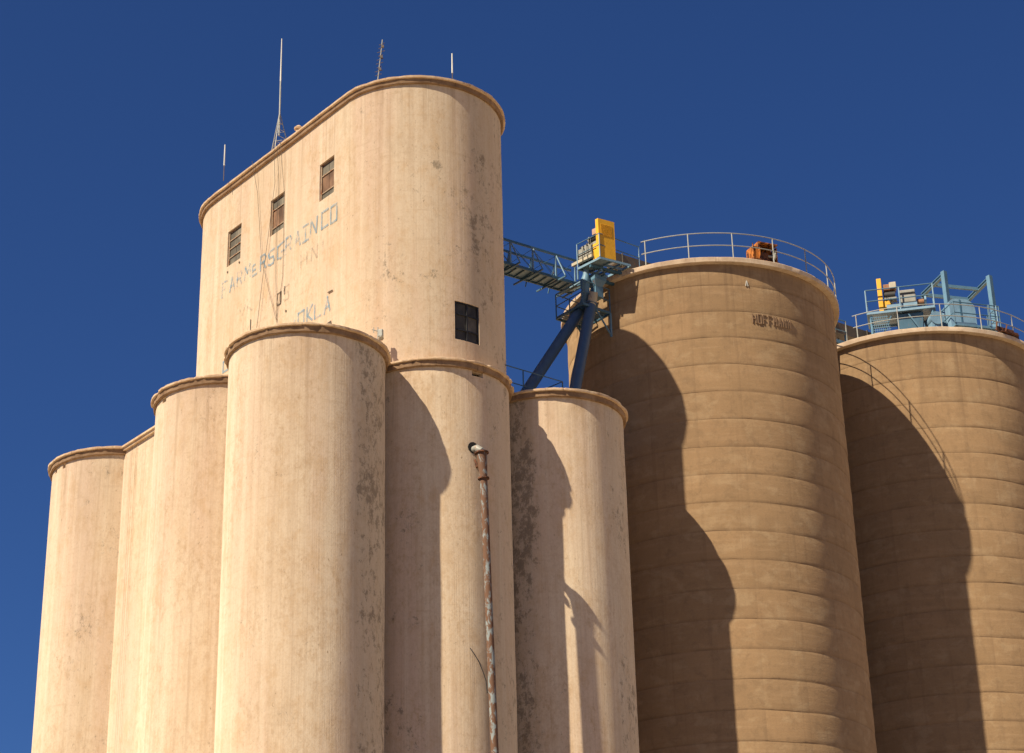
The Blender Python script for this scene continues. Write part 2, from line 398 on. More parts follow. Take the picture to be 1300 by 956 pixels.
m.box((FW(LW / 2, 0, 0).x, FW(LW / 2, 0, 0).y, 27.975), AX * (LW / 2 + .002), CR * 1.30, (0, 0, .035))
m.build('roof_rim', M['cap'], fw)

# ------------------------------------------------------------------ headhouse
A = Vector((-3.322, 65.478, 0)); B = Vector((-9.207, 72.811, 0)); HR = 3.10; HT = 39.17
HAX = (B - A).normalized(); HL = (B - A).length; HN = Vector((-HAX.y, HAX.x, 0)); HN = HN if HN.dot(A) < 0 else -HN
aN = math.atan2(HN.y, HN.x)
hh = thing('elevator_tower', 'tall cream tower with rounded ends, three windows and faded blue lettering', 'tower', (A.x, A.y, GZ))
WIN = [(.81, 1.76), (4.14, 5.10), (7.21, 8.20)]; WZ = (35.59, 37.12); EW = (29.0, 30.44)
ss = set([HL, 0]); [ss.update(q) for q in WIN]
k = 0
while k < HL: ss.add(round(k, 2)); k += .6
ss = sorted(ss, reverse=True); ss = [q for i, q in enumerate(ss) if i == 0 or ss[i - 1] - q > .04 or q in sum(map(list, WIN), [])]
def pf(s): p = A + HAX * s + HN * HR; return (p.x, p.y, HN.x, HN.y)
path = [pf(s) for s in ss if s > 0]
idx = {round(s, 2): i for i, s in enumerate(ss)}
a_cur = aN; angs = []
e0, e1 = R_(-63.2) , R_(-44.4)
na = 90
for i in range(na + 1): angs.append(aN + math.pi * i / na)
def norm(a):
    while a < aN - 1e-6: a += 2 * math.pi
    return a
e0, e1 = norm(e0), norm(e1)
i0 = min(range(na + 1), key=lambda i: abs(angs[i] - e0)); angs[i0] = e0
i1 = min(range(na + 1), key=lambda i: abs(angs[i] - e1)); angs[i1] = e1
base = len(path); ew = (base + i0, base + i1)
path += [(A.x + HR * math.cos(a), A.y + HR * math.sin(a), math.cos(a), math.sin(a)) for a in angs]
for i in range(1, 16):
    p = A + HAX * (HL * i / 16) - HN * HR; path.append((p.x, p.y, -HN.x, -HN.y))
path += [(B.x + HR * math.cos(a + math.pi), B.y + HR * math.sin(a + math.pi), math.cos(a + math.pi), math.sin(a + math.pi)) for a in [aN + math.pi * i / na for i in range(na)]]
zs = [27.94, 28.4, EW[0], 29.7, EW[1], 31.2, 32, 32.8, 33.6, 34.4, 35, WZ[0], 36.3, WZ[1], 37.8, 38.4, 39.05]
holes = [(idx[round(b, 2)], idx[round(a, 2)], 11, 13, .16) for a, b in WIN] + [(ew[0], ew[1], 2, 4, .12)]
hoff = lambda i, k: .010 * noise.noise(Vector((path[i][0] * .8, path[i][1] * .8, k * .6)))
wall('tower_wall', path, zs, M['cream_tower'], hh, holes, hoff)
# lower part of the tower hidden inside the cluster
lp = [(x - nx * .95, y - ny * .95, nx, ny) for x, y, nx, ny in path]
m = MB(); n = len(lp)
for z in (GZ, 27.96): m.v += [Vector((q[0], q[1], z)) for q in lp]
m.f = [(i, (i + 1) % n, n + (i + 1) % n, n + i) for i in range(n)]
m.build('tower_base', M['cream_tower'], hh, True)
m = MB(); m.v = [Vector((q[0], q[1], 27.95)) for q in path]; m.f = [tuple(range(len(path)))]; m.build('tower_floor', M['cap'], hh)
cap('rim_moulding', path, [(-.05, 38.90), (.08, 38.90), (.10, 38.92), (.105, 39.085), (-.05, 39.09)], M['cap_low'], hh, 33, .012, .02)
cap('roof_rim', path, [(-.05, 39.078), (.170, 39.082), (.182, 39.09), (.186, HT - .012), (.172, HT)], M['cap'], hh, 9, .012, .03)

def flat(s, z, o=0.0):
    p = A + HAX * s + HN * (HR + o); return Vector((p.x, p.y, z))
def window_flat(a, b, rows, kind, cols=2, label=None):
    f = MB(); z0, z1 = WZ; dpt = -.10
    def fr(sa, za, sb, zb, wd, o=dpt, th=.05):
        f.bar(flat(sa, za, o), flat(sb, zb, o), wd if abs(za - zb) < 1e-6 else th, th if abs(za - zb) < 1e-6 else wd)
    def bar2(sa, sb, za, zb, o, th):
        c = (flat(sa, za, o) + flat(sb, zb, o)) / 2; f.box(c, HAX * abs(sb - sa) / 2, HN * th / 2, (0, 0, abs(zb - za) / 2))
    e = .045
    bar2(a + .002, a + e, z0, z1, dpt, .07); bar2(b - e, b - .002, z0, z1, dpt, .07)
    bar2(a + e, b - e, z0 + .002, z0 + e, dpt, .07); bar2(a + e, b - e, z1 - e, z1 - .002, dpt, .07)
    for r in rows[1:-1]: bar2(a + e, b - e, r - .018, r + .018, dpt, .05)
    fo = f.build('window', M['frame'], hh)
    if label: fo['label'] = label
    for j in range(len(rows) - 1):
        for c in range(cols):
            sa = a + e + (b - a - 2 * e) * c / cols; sb = a + e + (b - a - 2 * e) * (c + 1) / cols
            mt = M[kind[j]]
            p = MB(); gap = .010
            cc = (flat(sa, rows[j], -.115) + flat(sb, rows[j + 1], -.115)) / 2
            p.box(cc, HAX * ((sb - sa) / 2 - gap), HN * .006, (0, 0, (rows[j + 1] - rows[j]) / 2 - .02))
            p.build('pane', mt, fo)
    p = MB(); p.box((flat(a, z0, -.16) + flat(b, z1, -.16)) / 2, HAX * (b - a) / 2, HN * .01, (0, 0, (z1 - z0) / 2)); p.build('window_back', M['dark_in'], fo)
z0, z1 = WZ
window_flat(WIN[2][0], WIN[2][1], [z0, z0 + .40, z0 + .78, z0 + 1.14, z1], ['pane', 'pane', 'pane', 'pane'], label='dusty glass window with eight small panes')
window_flat(WIN[1][0], WIN[1][1], [z0, z0 + .33, z0 + 1.10, z1], ['pane', 'board', 'pane'], label='window with its middle row boarded brown')
window_flat(WIN[0][0], WIN[0][1], [z0, z0 + .33, z0 + 1.05, z1], ['pane', 'board', 'pane'], label='window with a dark brown middle panel')
# dark window on the rounded end
f = MB(); rr = HR - .05
def cyl(a, z, r=rr): return Vector((A.x + r * math.cos(a), A.y + r * math.sin(a), z))
for fa in (0.03, .5, .97):
    a = e0 + (e1 - e0) * fa; f.bar(cyl(a, EW[0]), cyl(a, EW[1]), .05)
for zz in (EW[0] + .03, EW[0] + .40, EW[0] + .98, EW[1] - .03):
    for j in range(6):
        f.bar(cyl(e0 + (e1 - e0) * j / 6, zz), cyl(e0 + (e1 - e0) * (j + 1) / 6, zz), .045)
fo = f.build('window', M['black'], hh); fo['label'] = 'dark steel window on the rounded end of the tower'
for r_, (za, zb) in enumerate(((EW[0] + .05, EW[0] + .38), (EW[0] + .42, EW[0] + .96), (EW[0] + 1.0, EW[1] - .05))):
    for cidx in (0, 1):
        p = MB(); a0 = e0 + (e1 - e0) * (.04 + .47 * cidx); a1 = e0 + (e1 - e0) * (.49 + .47 * cidx)
        for j in range(4):
            x0, x1 = a0 + (a1 - a0) * j / 4, a0 + (a1 - a0) * (j + 1) / 4
            p.quad(cyl(x0, za, rr - .02), cyl(x1, za, rr - .02), cyl(x1, zb, rr - .02), cyl(x0, zb, rr - .02))
        p.build('pane', M['pane'] if (cidx and r_ == 1) else M['pane_dark'], fo)
p = MB()
for j in range(8):
    x0, x1 = e0 + (e1 - e0) * j / 8, e0 + (e1 - e0) * (j + 1) / 8
    p.quad(cyl(x0, EW[0], HR - .12), cyl(x1, EW[0], HR - .12), cyl(x1, EW[1], HR - .12), cyl(x0, EW[1], HR - .12))
p.build('window_back', M['dark_in'], fo)

# faded lettering, brush strokes on the flat side; s runs right to left
G = {'F': [[(0, 0), (0, 1), (1, 1)], [(0, .5), (.6, .5)]], 'A': [[(0, 0), (.5, 1), (1, 0)], [(.2, .35), (.8, .35)]],
     'R': [[(0, 0), (0, 1), (.75, 1), (1, .8), (.75, .5), (0, .5)], [(.55, .5), (1, 0)]], 'M': [[(0, 0), (.1, 1), (.5, .4), (.9, 1), (1, 0)]],
     'E': [[(.9, 0), (0, 0), (0, .8)], [(0, .5), (.6, .5)], [(0, 1), (.5, 1)]], 'r': [[(0, .5), (.5, .35), (1, .9)], [(.5, .35), (.7, 0)]],
     'S': [[(0, .1), (.3, 0), (.9, 0), (1, .2), (.8, .5), (.15, .55), (0, .8), (.3, 1), (1, 1)]],
     'G': [[(1, 1), (0, .9), (0, .1), (.5, 0), (1, .1), (1, .4), (.6, .4)]], 'I': [[(0, 0), (1, 0)], [(.5, 0), (.5, 1)], [(0, 1), (1, 1)]],
     'N': [[(0, 0), (.1, 1), (.9, 0), (1, 1)]], 'C': [[(1, 0), (0, 0), (0, 1), (1, 1)]], 'O': [[(0, 0), (1, 0), (1, 1), (0, 1), (0, 0)]],
     'K': [[(0, 0), (0, 1)], [(1, 1), (.1, .45), (1, 0)]], 'L': [[(0, 1), (0, 0), (1, 0)]], 'V': [[(0, .6), (.5, .1), (1, .7)]], 'i': [[(.5, 0), (.5, 1)]],
     'W': [[(0, 1), (.3, 0), (.5, .7), (.7, 0), (1, 1)]], 'T': [[(.5, 0), (.5, 1)], [(0, 1), (1, 1)]], 'H': [[(0, 0), (0, 1)], [(1, 0), (1, 1)], [(0, .5), (1, .5)]]}
def stroke(mb, P, Q, wd, fn, lift):
    d = (Vector(Q) - Vector(P)); L = d.length
    if L < 1e-5: return
    d /= L; nrm = Vector((-d.y, d.x)) * wd / 2; e = d * wd * .35
    c = [Vector(P) - e + nrm, Vector(P) - e - nrm, Vector(Q) + e - nrm, Vector(Q) + e + nrm]
    mb.quad(*[fn(q.x, q.y, lift) for q in c])
def letter(mb, ch, s0, s1, zb, zt, wd, fn, lift0=.018):
    lf = lift0
    for pl in G[ch]:
        for a, b in zip(pl, pl[1:]):
            q = lambda t: (s0 + (s1 - s0) * t[0], zb + (zt - zb) * t[1]); stroke(mb, q(a), q(b), wd, fn, lf); lf += .0004
flatfn = lambda s, z, o: flat(s, z, o)
rows = [('lettering', 'sign_blue', .085, [('F', 8.45, 8.12, 34.40, 35.0), ('A', 7.88, 7.56, 34.42, 35.0), ('R', 7.36, 7.03, 34.46, 35.0), ('M', 6.83, 6.42, 34.5, 35.02),
         ('E', 6.25, 5.92, 34.42, 34.85), ('R', 5.69, 5.32, 34.42, 35.0), ('S', 5.13, 4.74, 34.38, 34.95), ('G', 4.50, 4.06, 34.36, 34.98), ('R', 3.93, 3.55, 34.38, 35.02),
         ('A', 3.31, 2.97, 34.38, 34.98), ('I', 2.80, 2.42, 34.36, 35.0), ('N', 2.29, 1.85, 34.42, 35.05), ('C', 1.55, 1.14, 34.40, 35.05), ('O', .96, .58, 34.36, 35.02)]),
        ('lettering', 'sign_blue', .085, [('V', 3.71, 3.20, 31.05, 31.55), ('O', 2.98, 2.60, 31.0, 31.6), ('K', 2.40, 2.06, 31.0, 31.6), ('L', 1.90, 1.50, 30.97, 31.52), ('A', 1.28, .92, 30.92, 31.52), ('C', 8.16, 7.80, 31.17, 31.6)]),
        ('lettering', 'sign_faint', .07, [('i', 5.6, 5.3, 32.7, 33.2), ('L', 5.0, 4.7, 32.6, 33.1), ('S', 4.0, 3.66, 32.5, 33.05), ('V', 7.1, 6.7, 33.0, 33.6), ('K', 6.55, 6.2, 33.0, 33.6), ('N', 2.2, 1.8, 33.4, 33.9), ('i', 1.6, 1.3, 33.4, 33.9), ('H', 2.9, 2.5, 33.4, 33.9)]),
        ('lettering', 'sign_dark', .05, [('O', 4.42, 4.20, 32.48, 32.95)]), ('lettering', 'sign_dark', .07, [('i', 4.05, 3.85, 32.78, 33.06), ('i', 4.25, 4.13, 32.55, 32.95)])]
for nm, mt, wd, ls in rows:
    for ch, a, b, zb, zt in ls: mb = MB(); letter(mb, ch, a, b, zb, zt, wd * 1.08, flatfn); mb.build('letter', M[mt], hh)
# small holes and hooks in the flat side
m = MB()
for s, z in ((8.1, 35.35), (7.25, 35.42), (3.82, 32.03)):
    m = MB(); m.tube([flat(s, z, .0), flat(s, z, .03)], .04, 8); m.build('bolt_head', M['cable'], hh)
m = MB(); m.bar(flat(1.05, 31.66, .03), flat(.76, 31.64, .03), .03); m.build('wall_hook', M['cable'], hh)

# ------------------------------------------------------------------ tan silos
DR = 5.347; DH = 35.138; LIFT = 1.09
D1 = (7.598, 74.760); D2 = (17.360, 81.575)
def tan_silo(c, label, seed):
    t = thing('grain_silo', label, 'silo', (c[0], c[1], GZ), 'tan concrete silos poured in rings')
    n = 288; path = ring_path(c, DR, n); mb = MB()
    rings = []; z1 = DH - .18; top = DH
    k = 0
    zt = z1
    levels = []
    z = DH - LIFT * .98
    levels.append((z, z1))
    while z > GZ: levels.append((max(GZ, z - LIFT), z)); z -= LIFT
    for li, (a, b) in enumerate(levels):
        for fr_ in (1, .965, .90, .78, .5, .24, .11, .04, 0):
            rings.append((a + (b - a) * fr_, li, fr_))
    nz = lambda x, y, z: noise.noise(Vector((x, y, z)))
    for z, li, fr_ in rings:
        for (x, y, nx, ny) in path:
            led = .017 + .022 * nz(x * .7 + seed, y * .7, li * 5.3)
            wob = .05 * nz(x * .45 + seed, y * .45, li * 3.1) + .012 * nz(x * 2.2, y * 2.2 + seed, li * 3.1)
            o = (.017 + .008 * nz(x * .6 + seed, y * .6, li * 2.2)) * max(0, math.sin(math.pi * fr_)) ** .55 + .010 * nz(x * .5, y * .5, z * .4)
            o += max(0, led) * .38 * (1 - fr_)
            mb.v.append(Vector((x + nx * o, y + ny * o, z + (wob if GZ + .5 < z < z1 - .05 else 0))))
    for k in range(len(rings) - 1):
        for i in range(n): mb.f.append(((k + 1) * n + i, (k + 1) * n + (i + 1) % n, k * n + (i + 1) % n, k * n + i))
    o = mb.build('silo_wall', lift_concrete('tan_lift_concrete', *c), t, False)
    me = o.data; me.polygons.foreach_set('use_smooth', [True] * len(me.polygons)); me.set_sharp_from_angle(angle=R_(25))
    cap('roof_rim', ring_path(c, DR, 288), [(-.1, DH - .20), (.22, DH - .20), (.245, DH - .19), (.25, DH - .02), (.235, DH)], M['cap_tan'], t, seed, .006)
    return t
t1 = tan_silo(D1, 'wide tan concrete silo with raised lettering and pipe railing on its roof', 11)
t2 = tan_silo(D2, 'tan concrete silo at the right edge with blue machinery on its roof', 23)
# raised builder lettering on the first tan silo
lm_ = paint('darkened_raised_letters', (.27, .17, .10), .95)
G['Fb'] = [[(0, 0), (0, 1), (1, 1)], [(0, .5), (.8, .5)]]
txt = 'HOFFMANN'; a0, a1 = R_(-74.0), R_(-55.4); zb, zt = 32.53, 32.90
for q, ch in enumerate(txt):
    mb = MB()
    x0 = a0 + (a1 - a0) * q / len(txt); x1 = x0 + (a1 - a0) / len(txt) * .62
    for pl in G['F' if ch == 'F' else ch]:
        for p, r in zip(pl, pl[1:]):
            P = (x0 + (x1 - x0) * p[0], zb + (zt - zb) * p[1]); Q = (x0 + (x1 - x0) * r[0], zb + (zt - zb) * r[1])
            C3 = lambda a, z, rr=DR + .036: Vector((D1[0] + rr * math.cos(a), D1[1] + rr * math.sin(a), z))
            mb.bar(C3(*P), C3(*Q), .038, .045)
    mb.build('letter', lm_, t1)

m = MB()
for dx in (-.045, .045):
    m.bar(C3(R_(-75.4 + 0) + dx * .2, 34.05, DR + .03), C3(R_(-75.4), 34.28, DR + .03), .03)
m.build('white_mark', M['antenna'], t1)

# ------------------------------------------------------------------ railings
def railing(name, label, pts, posts, h, mat, group=None, closed=False, r=.020, mid=.5, toe=0):
    """pts: dense path of the rail at floor level; posts: the points with a post"""
    p0 = Vector(posts[0]); t = thing(name, label, 'railing', p0, group)
    for f_ in (1, mid):
        m = MB(); m.tube([Vector(p) + Vector((0, 0, h * f_)) for p in pts], r, 8); m.build('rail', mat, t, True)
    for p in posts:
        m = MB(); m.tube([Vector(p), Vector(p) + Vector((0, 0, h - .01))], r * 1.15, 8)
        m.build('post', mat, t, True)
    if toe:
        m = MB()
        for a, b in zip(pts, pts[1:]): m.bar(Vector(a) + Vector((0, 0, toe / 2)), Vector(b) + Vector((0, 0, toe / 2)), .012, toe)
        m.build('toe_board', mat, t)
    return t
def arc(c, r, a0, a1, z, step=3): n = max(2, int(abs(a1 - a0) / step)); return [(c[0] + r * math.cos(R_(a0 + (a1 - a0) * i / n)), c[1] + r * math.sin(R_(a0 + (a1 - a0) * i / n)), z) for i in range(n + 1)]
def arcp(c, r, al, z): return [(c[0] + r * math.cos(R_(a)), c[1] + r * math.sin(R_(a)), z) for a in al]
RR = DR + .17
railing('pipe_railing', 'curved grey pipe railing round the roof of the tan silo with the lettering', arc(D1, RR, -117.5, 118, DH), arcp(D1, RR, [-115.8 + 17.6 * i for i in range(14) if abs(-115.8 + 17.6 * i - 35) > 8], DH), 1.06, M['galv'])
railing('pipe_railing', 'curved pipe railing round the roof edge of the rightmost tan silo', arc(D2, RR, -125, 118, DH), arcp(D2, RR, [-123.3 + 18.2 * i for i in range(14)], DH), 1.06, M['galv'])

# ------------------------------------------------------------------ conveyor bridge
BD = Vector((math.cos(R_(90 - 54.5)), math.sin(R_(90 - 54.5)), 0)); BN = Vector((BD.y, -BD.x, 0))   # along, toward the viewer
Pn = onz(640.7, 333.3, 35.2)                    # a point of the near bottom edge
def BP(t, wv, z): return Pn + BD * t - BN * wv + Vector((0, 0, z))       # wv: 0 near edge .. .78 far edge
def t_at(px): # distance along the near edge seen at image column px
    v = ray(px, 345); return ((Pn.x * v.y - Pn.y * v.x) / (BD.y * v.x - BD.x * v.y))
br = thing('conveyor_bridge', 'blue steel truss walkway bridge between the cream tower and the tan silo', 'bridge', tuple(BP(0, .4, 0)))
T0, T1 = -2.3, 3.75; WB = .78; HB = 1.0
for wv, nm in ((0, 'near'), (WB, 'far')):
    m = MB(); m.bar(BP(T0, wv, HB), BP(T1, wv, HB), .055, .09); m.build('top_chord', M['steel_dark'], br)
    m = MB(); m.bar(BP(T0, wv, 0), BP(T1, wv, 0), .06, .11); m.build('bottom_chord', M['steel_dark'], br)
near = [t_at(x) for x in (648.5, 677, 706, 730)]; sp_ = near[1] - near[0]
nearp = [near[0] - 2 * sp_, near[0] - sp_] + near
for k, tt in enumerate(nearp):
    m = MB(); m.bar(BP(tt, 0, .05), BP(tt, 0, HB - .04), .05, .06)
    if 0 <= k < len(nearp) - 1: m.bar(BP(tt + .02, -.02, HB - .05), BP(tt + .12, -.42, -.02), .04, .04)
    m.build('truss_post', M['blue_pale'], br)
    m = MB(); m.bar(BP(tt + .12, -.46, -.085), BP(tt - .05, WB + .46, -.085), .05, .06); m.build('long_joist', M['steel_dark'], br)
for tt in [q + sp_ * .45 for q in nearp[:-1]]:
    m = MB(); m.bar(BP(tt, WB, .05), BP(tt, WB, HB - .04), .045, .05); m.bar(BP(tt, WB, HB - .1), BP(tt, WB + .42, -.05), .035, .035); m.build('truss_post', M['blue'], br)
m = MB()
for a, b in zip(nearp, nearp[1:]):
    m.tube([BP(a, .01, HB - .06), BP(b, .01, .06)], .011, 5); m.tube([BP(a, .01, .06), BP(b, .01, HB - .06)], .011, 5)
    m.tube([BP(a, WB - .01, HB - .06), BP(b, WB - .01, .06)], .011, 5)
m.build('tie_rod', M['steel_dark'], br)
m = MB(); m.box(BP((T0 + T1) / 2, WB / 2, .012), BD * (T1 - T0) / 2, BN * (WB / 2 - .032), (0, 0, .010)); m.build('deck', M['galv_floor'], br)
tt = T0 + .1
m = MB()
while tt < T1:
    m.bar(BP(tt, -.03, -.03), BP(tt, WB + .03, -.03), .035, .055); tt += sp_ / 3.0
m.build('joists', M['steel_dark'], br)
m = MB(); m.tube([BP(T0, .36, .22), BP(T1, .36, .22)], .07, 8); m.build('conduit', M['steel_dark'], br, True)

# ------------------------------------------------------------------ drive platform at the tan silo
PZ = -.80                                            # the platform floor is level with the silo roof
PA = onz(761.8, 326.8, 35.22); PB = onz(733.9, 340.8, 35.22); PC = onz(800.5, 336.6, 35.22)    # near corner, left corner, right corner
PA.z = PB.z = PC.z = 0
e1_ = (PB - PA).normalized(); e2_ = (PC - PA).normalized(); LU, LV = (PB - PA).length + .02, (PC - PA).length
def PP(u, v, z): return Vector((PA.x + e1_.x * u + e2_.x * v, PA.y + e1_.y * u + e2_.y * v, z + PZ))
dp = thing('drive_platform', 'small blue steel platform carrying the yellow guard at the tan silo edge', 'platform', tuple(PP(.6, .6, 36)))
m = MB()
def slab(mb, u0, u1, v0, v1, z0, z1):
    pts = [PP(u0, v0, z0), PP(u0, v1, z0), PP(u1, v1, z0), PP(u1, v0, z0)]; q = [p + Vector((0, 0, z1 - z0)) for p in pts]
    mb.quad(*pts[::-1]); mb.quad(*q)
    for i in range(4): mb.quad(pts[i], pts[(i + 1) % 4], q[(i + 1) % 4], q[i])
slab(m, .03, LU - .03, .03, .52, 36.02, 36.06); m.build('deck', M['galv_floor'], dp)
m = MB()
for (a, b) in (((0, 0), (LU, 0)), ((0, 0), (0, LV)), ((LU, 0), (LU, LV)), ((0, LV), (LU, LV)), ((0, .55), (LU, .55)), ((0, LV * .72), (LU, LV * .72)), ((LU * .36, .58), (LU * .36, LV)), ((LU * .7, .58), (LU * .7, LV))):
    m.bar(PP(*a, 36.0), PP(*b, 36.0), .05, .09)
m.build('edge_beam', M['blue_pale'], dp)
lb0, lb1 = onz(709.8, 373, 34.95), onz(764, 342.5, 34.95)
m = MB(); m.bar(lb0, lb1, .08, .07); m.build('cross_beam', M['blue_pale'], dp)
m = MB(); lb2 = Vector((.12, .16, -.10)); m.bar(lb0 + lb2, lb1 + lb2, .05, .05); m.build('cross_beam', M['steel_dark'], dp)
m = MB(); m.bar(PP(LU * .45, .0, 35.88), PP(LU * .45, 1.9, 35.88), .10, .10); m.build('support_beam', M['steel_dark'], dp)
# corner posts + rails round platform (drawn dark: they are seen against light)
cor = onz(810.5, 313.5, 36.26); zf = 36.06 + PZ; cor.z = zf
dpost = Vector((*arcp(D1, RR, [-115.8], 0)[0][:2], zf))
pr = railing('platform_railing', 'dark blue handrail round the yellow guard platform', [PP(LU, 0, 36.06), PP(0, 0, 36.06), cor, dpost], [PP(LU, 0, 36.06), PP(0, 0, 36.06), cor], 1.0, M['steel_dark'], mid=.52)
for ch in pr.children:
    if ch.name in ('post', 'post.001') or ch.name.startswith('post'):
        if ch.location.length < 99 and ch is not pr.children[-1]: ch.data.materials[0] = M['blue_pale']
m = MB(); m.bar(PP(LU, 0, 35.95), PP(LU, 0, 35.55), .05, .05); m.build('hanger', M['blue_pale'], dp)

# yellow belt guard
gd = thing('belt_guard', 'tall yellow belt guard box standing on the platform of the lettered tan silo', 'machine guard', tuple(PP(.12, .35, 36.08)))
m = MB(); slab(m, .02, .17, .0, .74, 36.08, 37.72); m.build('guard_box', M['yellow'], gd, bevel=.02)
m = MB()
for j in range(9):
    z = 37.05 + j * .055; m.bar(PP(.012, .12, z), PP(.012, .60, z), .012, .012)
for j in range(10):
    v = .12 + j * .053; m.bar(PP(.010, v, 37.02), PP(.010, v, 37.52), .012, .012)
m.build('mesh_grille', paint('deep_yellow_mesh', (.60, .30, .015), .5), gd)  # grille in a slightly deeper yellow than the guard box
m = MB(); slab(m, .18, .42, .05, .5, 36.08, 36.75); m.build('lower_housing', M['yellow'], gd, bevel=.03)
mo = thing('drive_motor', 'round black motor with pinkish terminal box left of the yellow guard', 'motor', tuple(PP(.35, .25, 36.9)))
m = MB(); m.tube([PP(.18, .2, 37.02), PP(.62, .2, 37.02)], .17, 16); m.build('motor_body', M['black'], mo, True)
m = MB(); m.tube([PP(.62, .2, 37.02), PP(.68, .2, 37.02)], .19, 16); m.build('fan_cover', M['grey'], mo, True)
m = MB(); slab(m, .22, .46, .08, .34, 37.18, 37.42); m.build('terminal_box', M['copper'], mo, bevel=.02)
m = MB(); slab(m, .2, .6, .06, .36, 36.76, 36.86); m.build('motor_mount', M['grey'], mo)
gb = thing('gearbox', 'grey gearbox on a cream beam at the left of the yellow guard platform', 'gearbox', tuple(PP(.8, .25, 36.1)))
m = MB(); slab(m, .50, 1.28, .05, .5, 36.42, 36.82); m.build('gear_case', M['grey'], gb, bevel=.04)
m = MB(); slab(m, .58, 1.10, .1, .42, 36.82, 36.93); m.build('case_cover', M['grey'], gb, bevel=.03)
m = MB(); slab(m, .45, 1.55, .0, .12, 36.24, 36.36); slab(m, .45, 1.55, .45, .57, 36.24, 36.36); m.build('base_beam', M['cream_beam'], gb)
m = MB(); slab(m, .5, 1.3, .14, .42, 36.09, 36.40); m.tube([PP(1.28, .3, 36.6), PP(1.42, .3, 36.6)], .12, 12); m.build('coupling', M['black'], gb)

for k in range(3):
    m = MB(); p0_ = PP(.5 + .2 * k, .06, 36.9 - .1 * k); p1_ = PP(.35 + .3 * k, .02, 36.1)
    m.tube([p0_, p0_ + Vector((-.03, -.06, .10)), (p0_ + p1_) / 2 + Vector((-.05, -.08, .0)), p1_], .015, 6); m.build('power_cable', M['black'], gb, True)
for k in range(4):
    m = MB(); p0_ = PP(.58 + .17 * k, .05, 36.84); m.tube([p0_, p0_ + Vector((0, 0, .05))], .028, 6); m.build('bolt_head', M['black'], gb)

# distributor hopper, spouts and their service basket
ds = thing('spout_distributor', 'light blue hopper with two outlets under the drive platform', 'hopper', (3.0, 70.8, 33.6))
ST = onz(750.5, 386, 33.9); SL = onz(737, 399, 33.75)
def vt(p, z): return Vector((p.x, p.y, z))
m = MB()
hc = onz(757, 361, 34.6)
def frust(mb, c0, w0, c1, w1, u=BD):
    u = Vector(u).normalized(); v = Vector((-u.y, u.x, 0)); i = len(mb.v)
    for c, w_ in ((c0, w0), (c1, w1)):
        for a, b in ((-1, -1), (1, -1), (1, 1), (-1, 1)): mb.v.append(Vector(c) + u * a * w_ / 2 + v * b * w_ / 2)
    mb.f += [tuple(i + q for q in f_) for f_ in ((3, 2, 1, 0), (4, 5, 6, 7), (0, 1, 5, 4), (1, 2, 6, 5), (2, 3, 7, 6), (3, 0, 4, 7))]
frust(m, vt(hc, 34.42), .30, vt(hc, 34.68), .56); frust(m, vt(hc, 34.685), .56, vt(hc, 34.86), .56)
m.build('hopper', M['blue'], ds)
m = MB(); frust(m, vt(hc, 34.0), .36, vt(hc, 34.415), .36); m.build('valve_box', M['blue'], ds)
m = MB(); m.tube([onz(753.5, 371, 34.1), onz(751.2, 388, 33.62)], [.17, .19], 16); m.build('sleeve', M['cream_beam'], ds, True)
m = MB(); la = onz(744, 350, 34.9); m.tube([la, onz(742.5, 358, 34.6), onz(743.5, 375, 34.1), onz(739, 393, 33.65)], [.13, .19, .15, .18], 14); m.build('branch_pipe', M['blue'], ds, True)
m = MB(); m.bar(vt(hc, 34.9) - Vector((.5, .1, 0)), vt(hc, 34.9) + Vector((.9, .75, 0)), .10, .12); m.build('hanger_beam', M['steel_dark'], ds)
m = MB(); m.tube([la, la + Vector((0, 0, .35))], .12, 12); m.build('inlet_pipe', M['blue_pale'], ds, True)
for (px0, py0, z0_, px1, py1, lb, r) in ((750.8, 386, 33.72, 723, 530, 'right one of two blue grain spouts, standing nearly upright', .215), (739.5, 390, 33.75, 647, 530, 'left one of two blue grain spouts, sloping strongly to the left', .215)):
    a, b = onz(px0, py0, z0_), onz(px1, py1, 28.0)
    sp = thing('grain_spout', lb, 'spout', tuple(b), 'blue grain spouts down to the cream silos')
    m = MB(); m.tube([a, b], r, 20); m.build('spout_pipe', M['spout_blue'], sp, True)
    d = (a - b).normalized()
    m = MB(); m.tube([a - d * .15, a - d * .08], r + .05, 20); m.build('flange', M['spout_blue'], sp, True)
    m = MB(); m.tube([b + d * .25, b + d * .32], r + .05, 20); m.build('flange', M['spout_blue'], sp, True)
# service basket
zq = 33.5
q0, q1, q2 = onz(706.5, 404.5, zq), onz(739.9, 385.3, zq), onz(774.7, 398, zq)
bk = thing('service_basket', 'dark railed service basket round the tops of the blue spouts', 'platform', tuple(q0))
q3 = q0 + (q2 - q1)
m = MB()
for a, b in ((q0, q1), (q1, q2), (q2, q3), (q3, q0), ((q0 + q1) / 2, (q2 + q3) / 2)): m.bar(a, b, .06, .10)
m.build('floor_frame', M['steel_dark'], bk)
m = MB()
for i in range(11):
    f_ = (i + .5) / 11
    if .30 < f_ < .62: 
        m.bar(q0 + (q3 - q0) * 0 + (q1 - q0) * f_, q0 + (q1 - q0) * f_ + (q3 - q0) * .12, .09, .02)
        m.bar(q0 + (q1 - q0) * f_ + (q3 - q0) * .6, q0 + (q1 - q0) * f_ + (q3 - q0) * .95, .09, .02)
    else: m.bar(q0 + (q1 - q0) * f_ + (q3 - q0) * .02, q0 + (q1 - q0) * f_ + (q3 - q0) * .95, .09, .02)
m.build('floor_grating', M['steel_dark'], bk)
